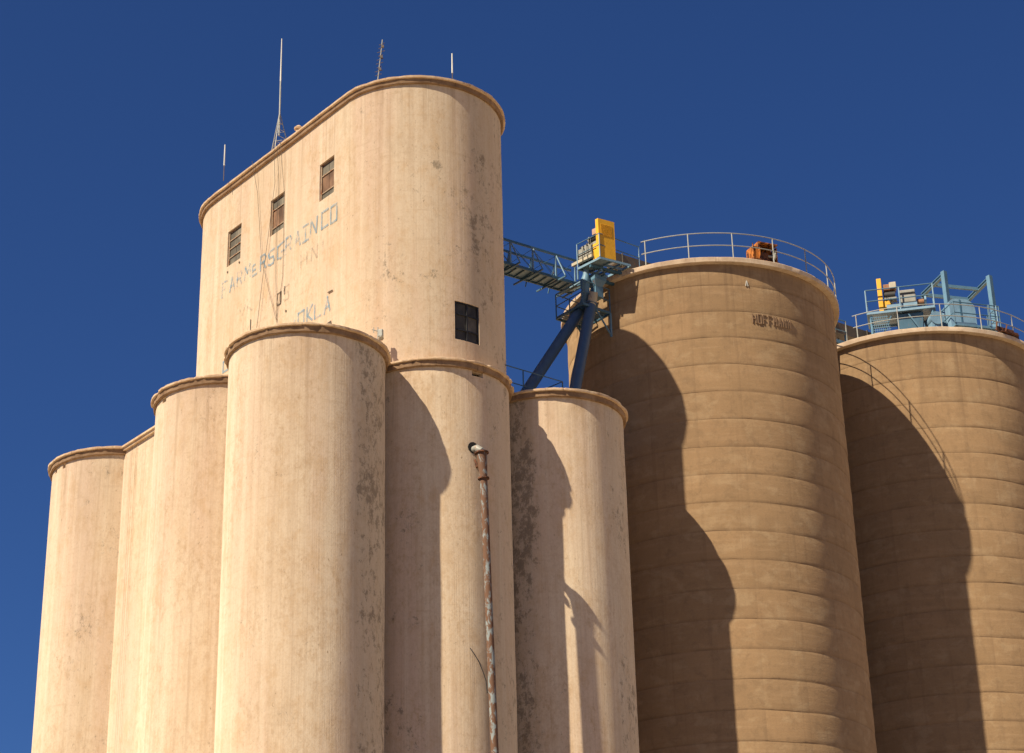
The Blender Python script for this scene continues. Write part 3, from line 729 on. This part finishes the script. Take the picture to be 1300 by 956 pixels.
for f_ in (1.02, .52):
    m = MB(); up = Vector((0, 0, f_)); m.tube([q3 + up, q0 + up, q1 + up, q2 + up], .022, 6); m.build('rail', M['steel_dark'], bk)
for p in (q0, q1, q2, (q0 + q3) / 2):
    m = MB(); m.tube([p, p + Vector((0, 0, 1.02))], .025, 6); m.build('post', M['steel_dark'], bk)
m = MB(); m.bar(q2, q2 - Vector((0, 0, .98)), .07, .07); m.bar(q2 - Vector((0, 0, .92)), q1 + (q2 - q1) * .45 , .05, .05); m.build('bracket', M['blue'], bk)
m = MB(); m.bar((q0 + q1) / 2 - Vector((0, 0, .03)), (q0 + q1) / 2 + (q3 - q0) * .5 - Vector((0, 0, .95)), .05, .05); m.build('brace', M['steel_dark'], bk)

# railing on the roof of the rightmost cream silo, behind the rim
P1, P2, P3 = onz(664, 470, 29), onz(714, 484.6, 29), onz(700, 490.5, 29)
P0 = P1 + (P1 - P2).normalized() * 2.6; P3 = P2 + (P3 - P2) * 1.8
lo = lambda p: Vector((p.x, p.y, 28.0))
railing('roof_railing', 'thin dark railing on the rightmost cream silo roof beside the blue spouts', [lo(P0), lo(P1), lo(P2), lo(P3)], [lo(P0), lo(P1), lo(P2), lo(P3)], 1.0, M['steel_dark'], r=.02, mid=.4)

# ------------------------------------------------------------------ enclosed conveyor along the tan silo roofs
cv = thing('enclosed_conveyor', 'weathered brown covered conveyor running over both tan silo roofs', 'conveyor', (7.6, 74.4, 35.14))
c0, c1 = Vector((3.95, 71.55, 36.32)), Vector((17.0, 81.0, 36.32)); cdn = (c1 - c0).normalized(); L = (c1 - c0).length
m = MB(); m.obox((c0 + c1) / 2, cdn, L, .5, .5)
for i in range(9): m.obox(c0 + cdn * (.4 + i * 1.9), cdn, .05, .57, .57)
m.build('conveyor_casing', M['duct'], cv)
for i in (1.6, 4.2, 6.8, 9.6, 12.4):
    if 8.9 < i + .3 < 10.2: continue
    for sgn in (-.2, .2):
        p = c0 + cdn * i + Vector((-cdn.y, cdn.x, 0)) * sgn; m = MB(); m.bar((p.x, p.y, DH), (p.x, p.y, 36.08), .05); m.build('leg', M['steel_dark'], cv)
# link walkway between the two tan silos
wn_ = Vector((cdn.y, -cdn.x, 0)); wc = Vector((12.2, 77.55, 35.35)) + wn_ * .35
lw = thing('link_walkway', 'short grey walkway with rails bridging the gap between both tan silos', 'walkway', tuple(wc))
m = MB(); m.obox(wc, cdn, 3.6, .75, .05); m.build('deck', M['galv_floor'], lw)
m = MB(); 
for sg in (-.39, .39): m.bar(wc - cdn * 1.8 + wn_ * sg, wc + cdn * 1.8 + wn_ * sg, .05, .15)
m.build('side_beam', M['blue'], lw)
for f_ in (.55, 1.05):
    m = MB(); a = wc + wn_ * .39 + Vector((0, 0, f_)); m.tube([a - cdn * 1.8, a + cdn * 1.8], .024, 6); m.build('rail', M['steel_dark'], lw)
for d_ in (-1.75, -.6, .6, 1.75):
    a = wc + wn_ * .39 + cdn * d_; m = MB(); m.tube([a, a + Vector((0, 0, 1.05))], .028, 6); m.build('post', M['galv'], lw)

# orange rusty machine at the roof edge of the first tan silo
og = thing('rusty_drive_unit', 'orange rusty steel drive box behind the railing of the lettered tan silo', 'machine', (9.6, 70.1, DH))
ou = (onz(982, 336, DH) - onz(957, 331.5, DH)); ou.z = 0; L_ = ou.length; ou.normalize(); ov_ = Vector((-ou.y, ou.x, 0)); ob = onz(961, 332.5, DH) + ov_ * .25; ob.z = DH
def OP(u, v, z): return ob + ou * u + ov_ * v + Vector((0, 0, z))
m = MB()
m.box(OP(.55, .28, .50), ou * .42, ov_ * .02, (0, 0, .42)); m.box(OP(.55, .0, .88), ou * .42, ov_ * .28, (0, 0, .02)); m.box(OP(.55, .0, .10), ou * .42, ov_ * .28, (0, 0, .03))
m.box(OP(.15, .0, .50), ou * .025, ov_ * .28, (0, 0, .42)); m.box(OP(.96, .05, .45), ou * .02, ov_ * .22, (0, 0, .36))
m.build('open_case', M['orange'], og)
m = MB(); m.box(OP(.0, .02, .36), ou * .14, ov_ * .25, (0, 0, .33)); m.bar(OP(-.13, -.25, .1), OP(-.13, -.25, .8), .04); m.build('side_flange', M['orange'], og, bevel=.015)
m = MB(); m.tube([OP(.2, -.05, .45), OP(1.0, -.12, .40)], .05, 10); m.tube([OP(.80, -.16, .42), OP(.86, -.16, .42)], .16, 16); m.build('shaft_and_wheel', M['galv'], og, True)
m = MB(); m.tube([OP(.62, .05, .12), OP(.72, .0, .45)], [.12, .05], 10); m.box(OP(.42, .0, .32), ou * .16, ov_ * .15, (0, 0, .2)); m.build('inner_bracket', M['rust'], og)
m = MB(); m.tube([OP(1.15, -.05, .08), OP(1.4, -.05, .06)], .08, 10); m.build('grease_can', M['blue'], og, True)

# ------------------------------------------------------------------ machinery on the right tan silo
Z2 = 37.3
E0, E1, E3 = onz(1101, 397.3, Z2), onz(1186.5, 387.7, Z2), onz(1191.3, 411, Z2)
eu = (E1 - E0); eu.z = 0; LE = eu.length; eu.normalize(); ev = Vector((-eu.y, eu.x, 0)); WE = 1.5
def EP(u, v, z): return Vector((E0.x + eu.x * u + ev.x * v, E0.y + eu.y * u + ev.y * v, z))
def ebox(mb, u0, u1, v0, v1, z0, z1): mb.box(EP((u0 + u1) / 2, (v0 + v1) / 2, (z0 + z1) / 2), eu * (u1 - u0) / 2, ev * (v1 - v0) / 2, (0, 0, (z1 - z0) / 2))
hp = thing('head_platform', 'light blue platform on legs above the conveyor of the right tan silo', 'platform', tuple(EP(LE / 2, WE / 2, DH)))
m = MB(); ebox(m, .03, LE - .03, .03, WE - .03, Z2 - .03, Z2); m.build('deck', M['galv_floor'], hp)
m = MB()
for a, b in (((0, 0), (LE, 0)), ((0, WE), (LE, WE)), ((0, 0), (0, WE)), ((LE, 0), (LE, WE)), ((LE * .5, 0), (LE * .5, WE))): m.bar(EP(*a, Z2 - .045), EP(*b, Z2 - .045), .06, .10)
m.build('edge_beam', M['blue_pale'], hp)
for u, v in ((.15, .1), (LE - .1, .1), (.15, WE - .1), (LE - .1, WE - .1)):
    m = MB(); m.bar(EP(u, v, DH), EP(u, v, Z2 - .14), .1); m.build('leg', M['blue'], hp)
m = MB(); m.bar(EP(LE - .1, .1, DH + .1), EP(LE * .6, .1, Z2 - .2), .06); m.bar(EP(.15, .1, DH + .2), EP(LE * .35, .1, Z2 - .2), .06); m.build('brace', M['steel_dark'], hp)
m = MB(); frust(m, EP(LE * .62, WE / 2, 35.5), .8, EP(LE * .62, WE / 2, Z2 - .16), 1.15, eu); m.build('head_hopper', M['steel_dark'], hp)
# expanded-metal screen hanging under the left part
m = MB()
for i in range(9): m.bar(EP(.1 + i * .085, .02, Z2 - .2), EP(.22 + i * .085, .02, Z2 - 1.15), .02, .014)
for j in range(8): m.bar(EP(.1 + j * .016, .03, Z2 - .25 - j * .12), EP(.85 + j * .016, .03, Z2 - .25 - j * .12), .02, .022)
m.build('side_screen', M['blue'], hp)
pts = [EP(0, WE, Z2), EP(0, 0, Z2), EP(LE, 0, Z2), EP(LE, WE, Z2)]
r2 = railing('platform_railing', 'light blue handrail round the upper platform on the right tan silo', pts, [EP(0, WE, Z2), EP(0, 0, Z2), EP(LE / 2, 0, Z2), EP(LE, 0, Z2), EP(LE, WE, Z2)], 1.05, M['steel_dark'], mid=.5, r=.028)
for ch in r2.children:
    if ch.name.startswith('post'): ch.data.materials[0] = M['blue_pale']
def ux(px): # u on the platform front edge seen at column px
    v = ray(px, 395); n_ = (E0.x * v.y - E0.y * v.x) / (eu.y * v.x - eu.x * v.y); return n_
u1, u2 = ux(1117), ux(1124)
g2 = thing('belt_guard', 'narrow yellow belt guard seen edge-on on the right tan silo', 'machine guard', tuple(EP(u1, .3, Z2)))
m = MB(); ebox(m, u1 - .02, u1 + .18, .2, .95, Z2 + .01, Z2 + 1.66); m.build('guard_box', M['yellow'], g2, bevel=.02)
m = MB(); ebox(m, u1 + .185, u1 + .50, .3, .8, Z2 + .30, Z2 + .62); m.build('lower_housing', M['yellow'], g2, bevel=.03)
m2_ = thing('drive_motor', 'brown motor beside the edge-on yellow guard on the right tan silo', 'motor', tuple(EP(u1 + .5, .4, Z2 + .9)))
m = MB(); m.tube([EP(u1 + .22, .5, Z2 + .92), EP(u1 + .72, .5, Z2 + .92)], .19, 14); m.build('motor_body', M['black'], m2_, True)
m = MB(); ebox(m, u1 + .24, u1 + .76, .3, .7, Z2 + 1.12, Z2 + 1.40); m.build('terminal_box', M['brown'], m2_, bevel=.03)
m = MB(); ebox(m, u1 + .50, u1 + .80, .25, .6, Z2 + 1.17, Z2 + 1.46); m.build('end_cover', M['cream_beam'], m2_, bevel=.03)
m = MB(); ebox(m, u1 + .24, u1 + .76, .3, .72, Z2 + .68, Z2 + .76); m.bar(EP(u1 + .5, .5, Z2 + .3), EP(u1 + .5, .5, Z2 + .7), .08); m.build('motor_mount', M['grey'], m2_)
for k in range(3):
    m = MB(); p0_ = EP(u1 + .30 + .16 * k, .28, Z2 + .62 - .1 * k); p1_ = EP(u1 + .62 + .22 * k, .22, Z2 + .12)
    m.tube([p0_, p0_ + Vector((.04, -.06, .16)), (p0_ + p1_) / 2 + Vector((0, -.08, .14)), p1_ + Vector((0, -.04, .2)), p1_], .017, 6); m.build('power_cable', M['black'], m2_, True)
ua, ub = ux(1143), ux(1165)
g3 = thing('gearbox', 'grey gearbox on a light blue skid on the right tan silo', 'gearbox', tuple(EP(ua, .4, Z2)))
m = MB(); ebox(m, ua, ub, .2, .8, Z2 + .38, Z2 + .80); m.build('gear_case', M['grey'], g3, bevel=.04)
m = MB(); ebox(m, ua + .05, ub - .02, .18, .82, Z2 + .82, Z2 + .98); m.tube([EP(ua + .1, .5, Z2 + .96), EP(ub - .1, .5, Z2 + 1.0)], .1, 10); m.build('case_cover', M['grey'], g3, bevel=.03)
m = MB(); ebox(m, ua - .55, ub + .02, .12, .30, Z2 + .14, Z2 + .34); ebox(m, ua - .55, ub + .02, .7, .88, Z2 + .14, Z2 + .34); m.build('skid', M['blue_pale'], g3)
m = MB(); m.tube([EP(ub + .02, .5, Z2 + .45), EP(ub + .32, .5, Z2 + .45)], .16, 14); m.build('shaft_coupling', M['brown'], g3, True)
m = MB(); m.tube([EP(ub + .34, .35, Z2 + .42), EP(ub + .42, .35, Z2 + .42)], .22, 16); m.build('shaft_guard', M['blue_pale'], g3, True)

# gantry frame
gf = thing('gantry_frame', 'open light blue steel frame of four posts over the right tan silo', 'frame', (19.9, 82.2, DH))
FA, FB, FC, FD = onz(1198, 346.5, 40), onz(1255.7, 352, 40), onz(1229, 379, 40), onz(1171, 373, 40)
for p in (FA, FB):
    m = MB(); m.bar((p.x, p.y, DH), (p.x, p.y, 40.06), .20, .20); m.build('post', M['blue'], gf)
for p in (FC, FD):
    m = MB(); m.bar((p.x, p.y, DH), (p.x, p.y, 39.93), .12, .12); m.build('post', M['steel_dark'], gf)
for a, b in ((FA, FD), (FB, FC)):
    m = MB(); m.bar(a, b, .16, .03); m.bar(a - Vector((0, 0, .14)), b - Vector((0, 0, .14)), .16, .03); m.bar(a - Vector((0, 0, .07)), b - Vector((0, 0, .07)), .03, .11); m.build('side_beam', M['blue'], gf)
for f_ in (.5, .98):
    a = FA + (FD - FA) * f_; b = FB + (FC - FB) * f_; m = MB(); m.bar(a - Vector((0, 0, .07)), b - Vector((0, 0, .07)), .12, .14); m.build('cross_beam', M['blue'], gf)

# rounded blue housing inside the frame
X0, X1 = onz(1217, 418, 36.0), onz(1243, 418, 36.0)
hz_ = thing('leg_head_housing', 'pale blue housing with rounded top inside the open steel frame', 'housing', tuple(X0))
hd = Vector((.98, .18, 0)).normalized(); hv = Vector((-hd.y, hd.x, 0)); HB0 = Vector((*onz(1209, 413, 36.1).xy, 0)) + hv * .4
W_ = 1.15; Dp = 1.3
m = MB(); prof = [(0, 35.9), (0, 37.35)]
for i in range(1, 8): prof.append((0 + .33 * (1 - math.cos(i / 8 * math.pi / 2)), 37.35 + .22 * math.sin(i / 8 * math.pi / 2)))
prof += [(W_ - .45, 37.57)]
for i in range(1, 9): prof.append((W_ - .45 + .45 * math.sin(i / 8 * math.pi / 2), 37.57 - .5 * (1 - math.cos(i / 8 * math.pi / 2))))
prof += [(W_, 35.9)]
k = len(prof)
for v in (0, Dp):
    for (u, z) in prof: m.v.append(HB0 + hd * (u + .15) + hv * v + Vector((0, 0, z)))
m.f = [tuple(range(k))[::-1], tuple(range(k, 2 * k))] + [(i, (i + 1) % k, k + (i + 1) % k, k + i) for i in range(k)]
m.build('housing_shell', M['blue_pale'], hz_, True)
m = MB(); m.box(HB0 + hd * (.15 + W_ * .42) + hv * -.012 + Vector((0, 0, 36.75)), hd * .03, hv * .012, (0, 0, .78)); m.build('flange_strip', M['steel_dark'], hz_)
m = MB(); m.box(HB0 + hd * (.15 + W_ * .55) + hv * -.02 + Vector((0, 0, 36.32)), hd * (W_ * .40), hv * .016, (0, 0, .13)); m.build('access_panel', M['spout_blue'], hz_)
m = MB(); cc = HB0 + hd * -.35 + hv * .6 + Vector((0, 0, 36.75)); m.tube([cc - hv * .35, cc + hv * .35], .30, 20); m.box(cc - Vector((0, 0, .55)), hd * .24, hv * .3, (0, 0, .45)); m.build('inlet_drum', M['blue_pale'], hz_, True)

# low blue stand to the right of it with dark rails
Y0, Y1 = onz(1213, 411, 35.95), onz(1271, 417, 35.95)
yd = (Y1 - Y0); yd.z = 0; YL = yd.length; yd.normalize(); yv = Vector((-yd.y, yd.x, 0))
lp_ = thing('side_platform', 'low blue platform in front of the pale blue housing', 'platform', tuple(Y0))
m = MB(); m.box((Y0 + Y1) / 2 + yv * .5, yd * YL / 2, yv * .5, (0, 0, .05)); m.build('deck', M['blue'], lp_)
m = MB()
for a in (.1, YL * .5, YL - .1):
    for b in (.08, .92): p = Y0 + yd * a + yv * b; m.bar((p.x, p.y, DH), (p.x, p.y, 35.9), .07)
m.bar(Y0 + yd * .1 - Vector((0, 0, .7)), Y0 + yd * YL * .5 - Vector((0, 0, .08)), .05); m.bar(Y0 + yd * YL * .5 - Vector((0, 0, .7)), Y0 + yd * (YL - .1) - Vector((0, 0, .08)), .05)
m.build('leg_frame', M['steel_dark'], lp_)
a, b = Y0 + Vector((0, 0, .05)), Y1 + Vector((0, 0, .05))
railing('side_railing', 'dark blue handrail crossing the front of the pale blue housing', [a + yv * 1.0, a + yv * 0 - yd * 0, b, b + yv * 1.0], [a, b, b + yv, (a + b) / 2 + yd * .55], .98, M['steel_dark'], r=.026)
sk = thing('ladder_gate', 'small pale blue ladder frame at the right end of the low blue platform', 'ladder', tuple(b))
m = MB()
for o_ in (0, .35): m.tube([b - yd * (.12 + o_) - Vector((0, 0, .0)), b - yd * (.12 + o_) + Vector((0, 0, 1.0))], .03, 8)
m.build('stile', M['blue_pale'], sk)
for j in range(4):
    m = MB(); z = .15 + .24 * j; m.tube([b - yd * .12 + Vector((0, 0, z)), b - yd * .47 + Vector((0, 0, z))], .018, 6); m.build('rung', M['blue_pale'], sk)
rs = thing('rusty_scrap', 'reddish rusty steel channel lying at the roof edge by the low blue platform', 'scrap', tuple(onz(1268, 421, DH)))
sa, sb_ = onz(1265, 419, DH + .1), onz(1287, 425.5, DH + .1); sv = Vector((.15, .2, 0))
m = MB(); m.bar(sa + sv, sb_ + sv, .35, .03); m.bar(sa + sv * .2 + Vector((0, 0, .1)), sb_ + sv * .2 + Vector((0, 0, .1)), .03, .24); m.bar(sa + sv * 2 + Vector((0, 0, .12)), sb_ + sv * 2 + Vector((0, 0, .12)), .03, .26)
m.bar(sa + Vector((.0, 0, .0)), sa + Vector((.08, .05, .38)), .05); m.bar((sa + sb_) / 2, (sa + sb_) / 2 + Vector((.12, 0, .36)), .05); m.build('channel', M['rust'], rs)

# ------------------------------------------------------------------ rusty downspout on the middle cream silo
S5 = Vector((*SILO['middle'], 0))
def oncyl(px, py, c, r):
    v = ray(px, py); a = v.x ** 2 + v.y ** 2; b = -2 * (v.x * c[0] + v.y * c[1]); cc = c[0] ** 2 + c[1] ** 2 - r * r
    return v * ((-b - math.sqrt(b * b - 4 * a * cc)) / (2 * a))
dsx = thing('rusty_downpipe', 'rusty pipe with peeling pale blue paint down the middle cream silo', 'pipe', (S5.x + 1.6, S5.y - 2.3, GZ))
pT = oncyl(611.5, 575, S5, SR + .26); pM = oncyl(614, 607.5, S5, SR + .30); pB0 = oncyl(624.5, 866, S5, SR + .36)
dd = (pB0 - pM).normalized(); pB = pM + dd * ((pM.z - GZ) / -dd.z)
m = MB(); m.tube([pT, pM], [.18, .125], 18); m.build('tapered_head', M['pipe'], dsx, True)
m = MB(); n_ = 14; m.tube([pM + (pB - pM) * (i / n_) for i in range(n_ + 1)], .125, 16); m.build('pipe', M['pipe'], dsx, True)
d0 = (pM - pT).normalized()
for fp_, fr__ in ((pT, .235), (pM, .19)):
    m = MB(); m.tube([fp_ - d0 * .022, fp_ + d0 * .022], fr__, 18); m.build('flange', M['rust'], dsx, True)
wl_ = oncyl(601.5, 571, S5, SR - .02)
m = MB(); m.tube([wl_, wl_ + (pT - wl_) * .4 + Vector((0, -.10, .06)), pT + Vector((-.04, -.04, .06)), pT + d0 * .01], [.12, .12, .14, .14], 14); m.build('elbow', M['grey'], dsx, True)
m = MB(); hw = oncyl(600.8, 568.5, S5, SR + .004); tn = Vector((hw.x - S5.x, hw.y - S5.y, 0)).normalized(); m.tube([hw - tn * .06, hw + tn * .01], .20, 12); m.build('wall_hole', M['dark_in'], dsx)
m = MB(); q = oncyl(603, 584, S5, SR + .02); m.bar(q, q + Vector((.06, .0, -.26)), .13, .07); m.build('broken_bracket', M['rust'], dsx)
for f_ in (.62, .85):  # clamps below the picture's edge carry the pipe
    p = pM + (pB - pM) * f_; tn = Vector((p.x - S5.x, p.y - S5.y, 0)).normalized(); m = MB(); m.bar(p, p - tn * .34, .04); m.build('wall_bracket', M['rust'], dsx)
cb = thing('loose_cable', 'thin dark cable hanging loose beside the foot of the rusty pipe', 'cable', tuple(oncyl(612, 850, S5, SR + .05)))
pts = [oncyl(597, 823, S5, SR + .03), oncyl(602, 830, S5, SR + .12), oncyl(608, 840, S5, SR + .16), oncyl(613, 852, S5, SR + .18), oncyl(617, 864, S5, SR + .22), oncyl(618.5, 880, S5, SR + .25)]
m = MB(); m.tube(pts, .016, 6); m.build('cable', M['black'], cb)
# the silo wall's own form-tie stubs
# ------------------------------------------------------------------ things on the headhouse roof
def roofpt(px, py, inw=0.0): p = onz(px, py, HT); p = p - HN * inw; return Vector((p.x, p.y, HT))
b0 = atd(354, 182, math.hypot(*onz(354, 182, HT).xy) + .75); b0.z = HT; d0_ = math.hypot(b0.x, b0.y)
ma = thing('radio_mast', 'tallest white whip antenna on a short lattice tripod above the cream tower', 'antenna', tuple(b0), 'antennas along the tower roof')
tj = Vector((b0.x, b0.y, atd(354.5, 143, d0_).z)); tp = Vector((b0.x, b0.y, atd(354.3, 49, d0_).z))
m = MB()
legs = []
for a in (20, 140, 260):
    f0 = b0 + Vector((math.cos(R_(a)), math.sin(R_(a)), 0)) * .46; legs.append(f0); m.tube([f0, tj], .018, 6)
for k in range(1, 5):
    q = [l + (tj - l) * k / 5.5 for l in legs]
    for i in range(3): m.tube([q[i], q[(i + 1) % 3]], .01, 5)
m.build('lattice_tripod', M['galv'], ma)
m = MB(); m.tube([tj - Vector((0, 0, 1.0)), tj + (tp - tj) * .42], .03, 8); m.build('lower_tube', M['galv'], ma, True)
m = MB(); m.tube([tj + (tp - tj) * .42, tp], [.032, .018], 8); m.build('whip', M['antenna'], ma, True)
for px, py, ty, lb, wd in ((281, 228, 183.5, 'thin white whip antenna at the far left end of the tower roof', 210), (573.8, 99, 68, 'short white whip antenna above the rounded right end of the tower', 97)):
    b0 = roofpt(px, py, .1) if px < 400 else onz(px, 101, HT) + Vector((0, .5, 0)); b0 = Vector((b0.x, b0.y, HT - .02)); dd_ = math.hypot(b0.x, b0.y)
    t = thing('whip_antenna', lb, 'antenna', tuple(b0), 'antennas along the tower roof')
    zt_ = atd(px, ty, dd_).z; m = MB(); m.tube([b0, b0 + Vector((0, 0, (zt_ - b0.z) * .45))], .016, 6); m.build('support_tube', M['cable'], t, True)
    m = MB(); m.tube([b0 + Vector((0, 0, (zt_ - b0.z) * .42)), Vector((b0.x, b0.y, zt_))], [.030, .022], 8); m.build('whip', M['antenna'], t, True)
b0 = onz(478, 101, HT); b0 = Vector((b0.x, b0.y + .35, HT - .02)); dd_ = math.hypot(b0.x, b0.y)
ya = thing('yagi_antenna', 'leaning antenna with short cross rods on the highest part of the tower roof', 'antenna', tuple(b0), 'antennas along the tower roof')
yt = atd(485.5, 50.5, dd_ - .1)
m = MB(); m.tube([b0, yt], .02, 6); m.build('boom', M['galv'], ya)
m = MB()
for k in range(9):
    p = b0 + (yt - b0) * (.22 + .085 * k); L = .11 + .03 * math.sin(k * 2.3); m.tube([p - Vector((L, .03, .05)), p + Vector((L, .03, .07))], .012, 5)
for k in (.35, .62, .85):
    p = b0 + (yt - b0) * k; m.box(p + Vector((.03, 0, 0)), (.05, 0, 0), (0, .03, 0), (0, 0, .05))
m.build('cross_rod', M['cable'], ya)
b0 = atd(379, 164, math.hypot(*onz(379, 164, HT).xy) + .7); b0.z = HT
vt_ = thing('roof_vent', 'small tan mushroom vent on the tower roof right of the tall mast', 'vent', tuple(b0))
m = MB(); m.tube([b0, b0 + Vector((0, 0, .42))], .10, 12); m.build('vent_pipe', M['cap'], vt_, True)
m = MB(); m.tube([b0 + Vector((0, 0, .40)), b0 + Vector((0, 0, .46)), b0 + Vector((0, 0, .56))], [.16, .17, .06], 14); m.build('vent_hood', M['cap'], vt_, True)

# cables down the flat side of the tower
def onflat(px, py, o=.06):
    P0 = A + HN * (HR + o); v = ray(px, py); t_ = (P0.x * HN.x + P0.y * HN.y) / (v.x * HN.x + v.y * HN.y); return v * t_
for lb, pl, of in (('long dark cable slanting from the left part of the tower rim past the middle window', [(325, 206), (327, 245), (332, 329), (342, 372), (352, 412)], .08),
                   ('dark cable slanting down leftwards from the tall mast across the faded letters', [(353, 182), (349, 232), (340.7, 298), (334, 348), (326, 416)], .10),
                   ('thin cable hanging straight down from the tall mast', [(357, 182), (354, 235), (350.6, 300), (350.2, 350), (351, 405)], .05),
                   ('thin cable hanging beside the straight one right of the middle window', [(361, 181), (360.5, 240), (360, 300), (359, 350), (350.5, 408)], .04)):
    pts = [onflat(px, py, of) for px, py in pl]; pts[0] = pts[0] + HN * .18
    t = thing('hanging_cable', lb, 'cable', tuple(pts[-1]), 'cables hanging down the flat tower side')
    m = MB(); m.tube(pts, .0085, 5); m.build('cable', M['cable'], t)

# ------------------------------------------------------------------ things on the nearest silo's roof
S4 = Vector((*SILO['front'], 0))
fl = thing('flood_light', 'small white floodlight on a bracket at the right rim of the nearest silo', 'floodlight', tuple(onz(482, 432, 28.0)))
vr = ray(483.5, 423); aa = vr.x ** 2 + vr.y ** 2; bb = -2 * (vr.x * A.x + vr.y * A.y); c_ = A.x ** 2 + A.y ** 2 - HR * HR
hp_ = vr * ((-bb - math.sqrt(bb * bb - 4 * aa * c_)) / (2 * aa)); fc = hp_ * (1 - .55 / hp_.length); fb = Vector((fc.x - .10, fc.y, 27.99))
zc = fc.z - fb.z
fl.location = fb
m = MB(); m.tube([fb, fb + Vector((0, 0, zc + .22))], .018, 6); m.tube([fb + Vector((-.20, 0, zc + .14)), fb + Vector((.05, 0, zc + .06))], .016, 6); m.tube([fb + Vector((-.14, 0, zc + .02)), fb + Vector((-.14, 0, zc + .22))], .014, 6); m.build('bracket', M['galv'], fl)
m = MB(); m.box(fb + Vector((.10, 0, zc)), (.075, -.02, 0), (.02, .06, 0), (0, 0, .13)); m.build('lamp_box', M['galv'], fl, bevel=.02)
m = MB(); m.tube([fb + Vector((.10, 0, zc - .13)), fb + Vector((.12, -.06, zc - .22))], [.05, .09], 10); m.build('lamp_shade', M['galv'], fl)
rd = onz(317, 421, 28.0) + Vector((0, .15, 0))
t = thing('roof_rod', 'thin dark upright rod on the left side of the nearest silo roof', 'rod', tuple(rd)); m = MB(); m.tube([rd, rd + Vector((0, 0, .5))], .02, 6); m.tube([rd, rd + Vector((0, 0, .08))], .04, 8); m.build('rod', M['cable'], t)
vb = onz(415, 412, 28.0) + Vector((0, .15, 0))
t = thing('roof_hatch', 'small dark wedge-shaped hatch lid on the nearest silo roof', 'hatch', tuple(vb))
m = MB(); i = len(m.v); m.v += [vb + Vector(q) for q in ((-.18, 0, .0), (.14, 0, 0), (.14, .25, 0), (-.18, .25, 0), (.12, 0, .22), (.12, .25, .22))]; m.f += [(0, 3, 2, 1), (0, 1, 4), (3, 5, 2), (1, 2, 5, 4), (0, 4, 5, 3)]; m.build('hatch_lid', M['cable'], t)
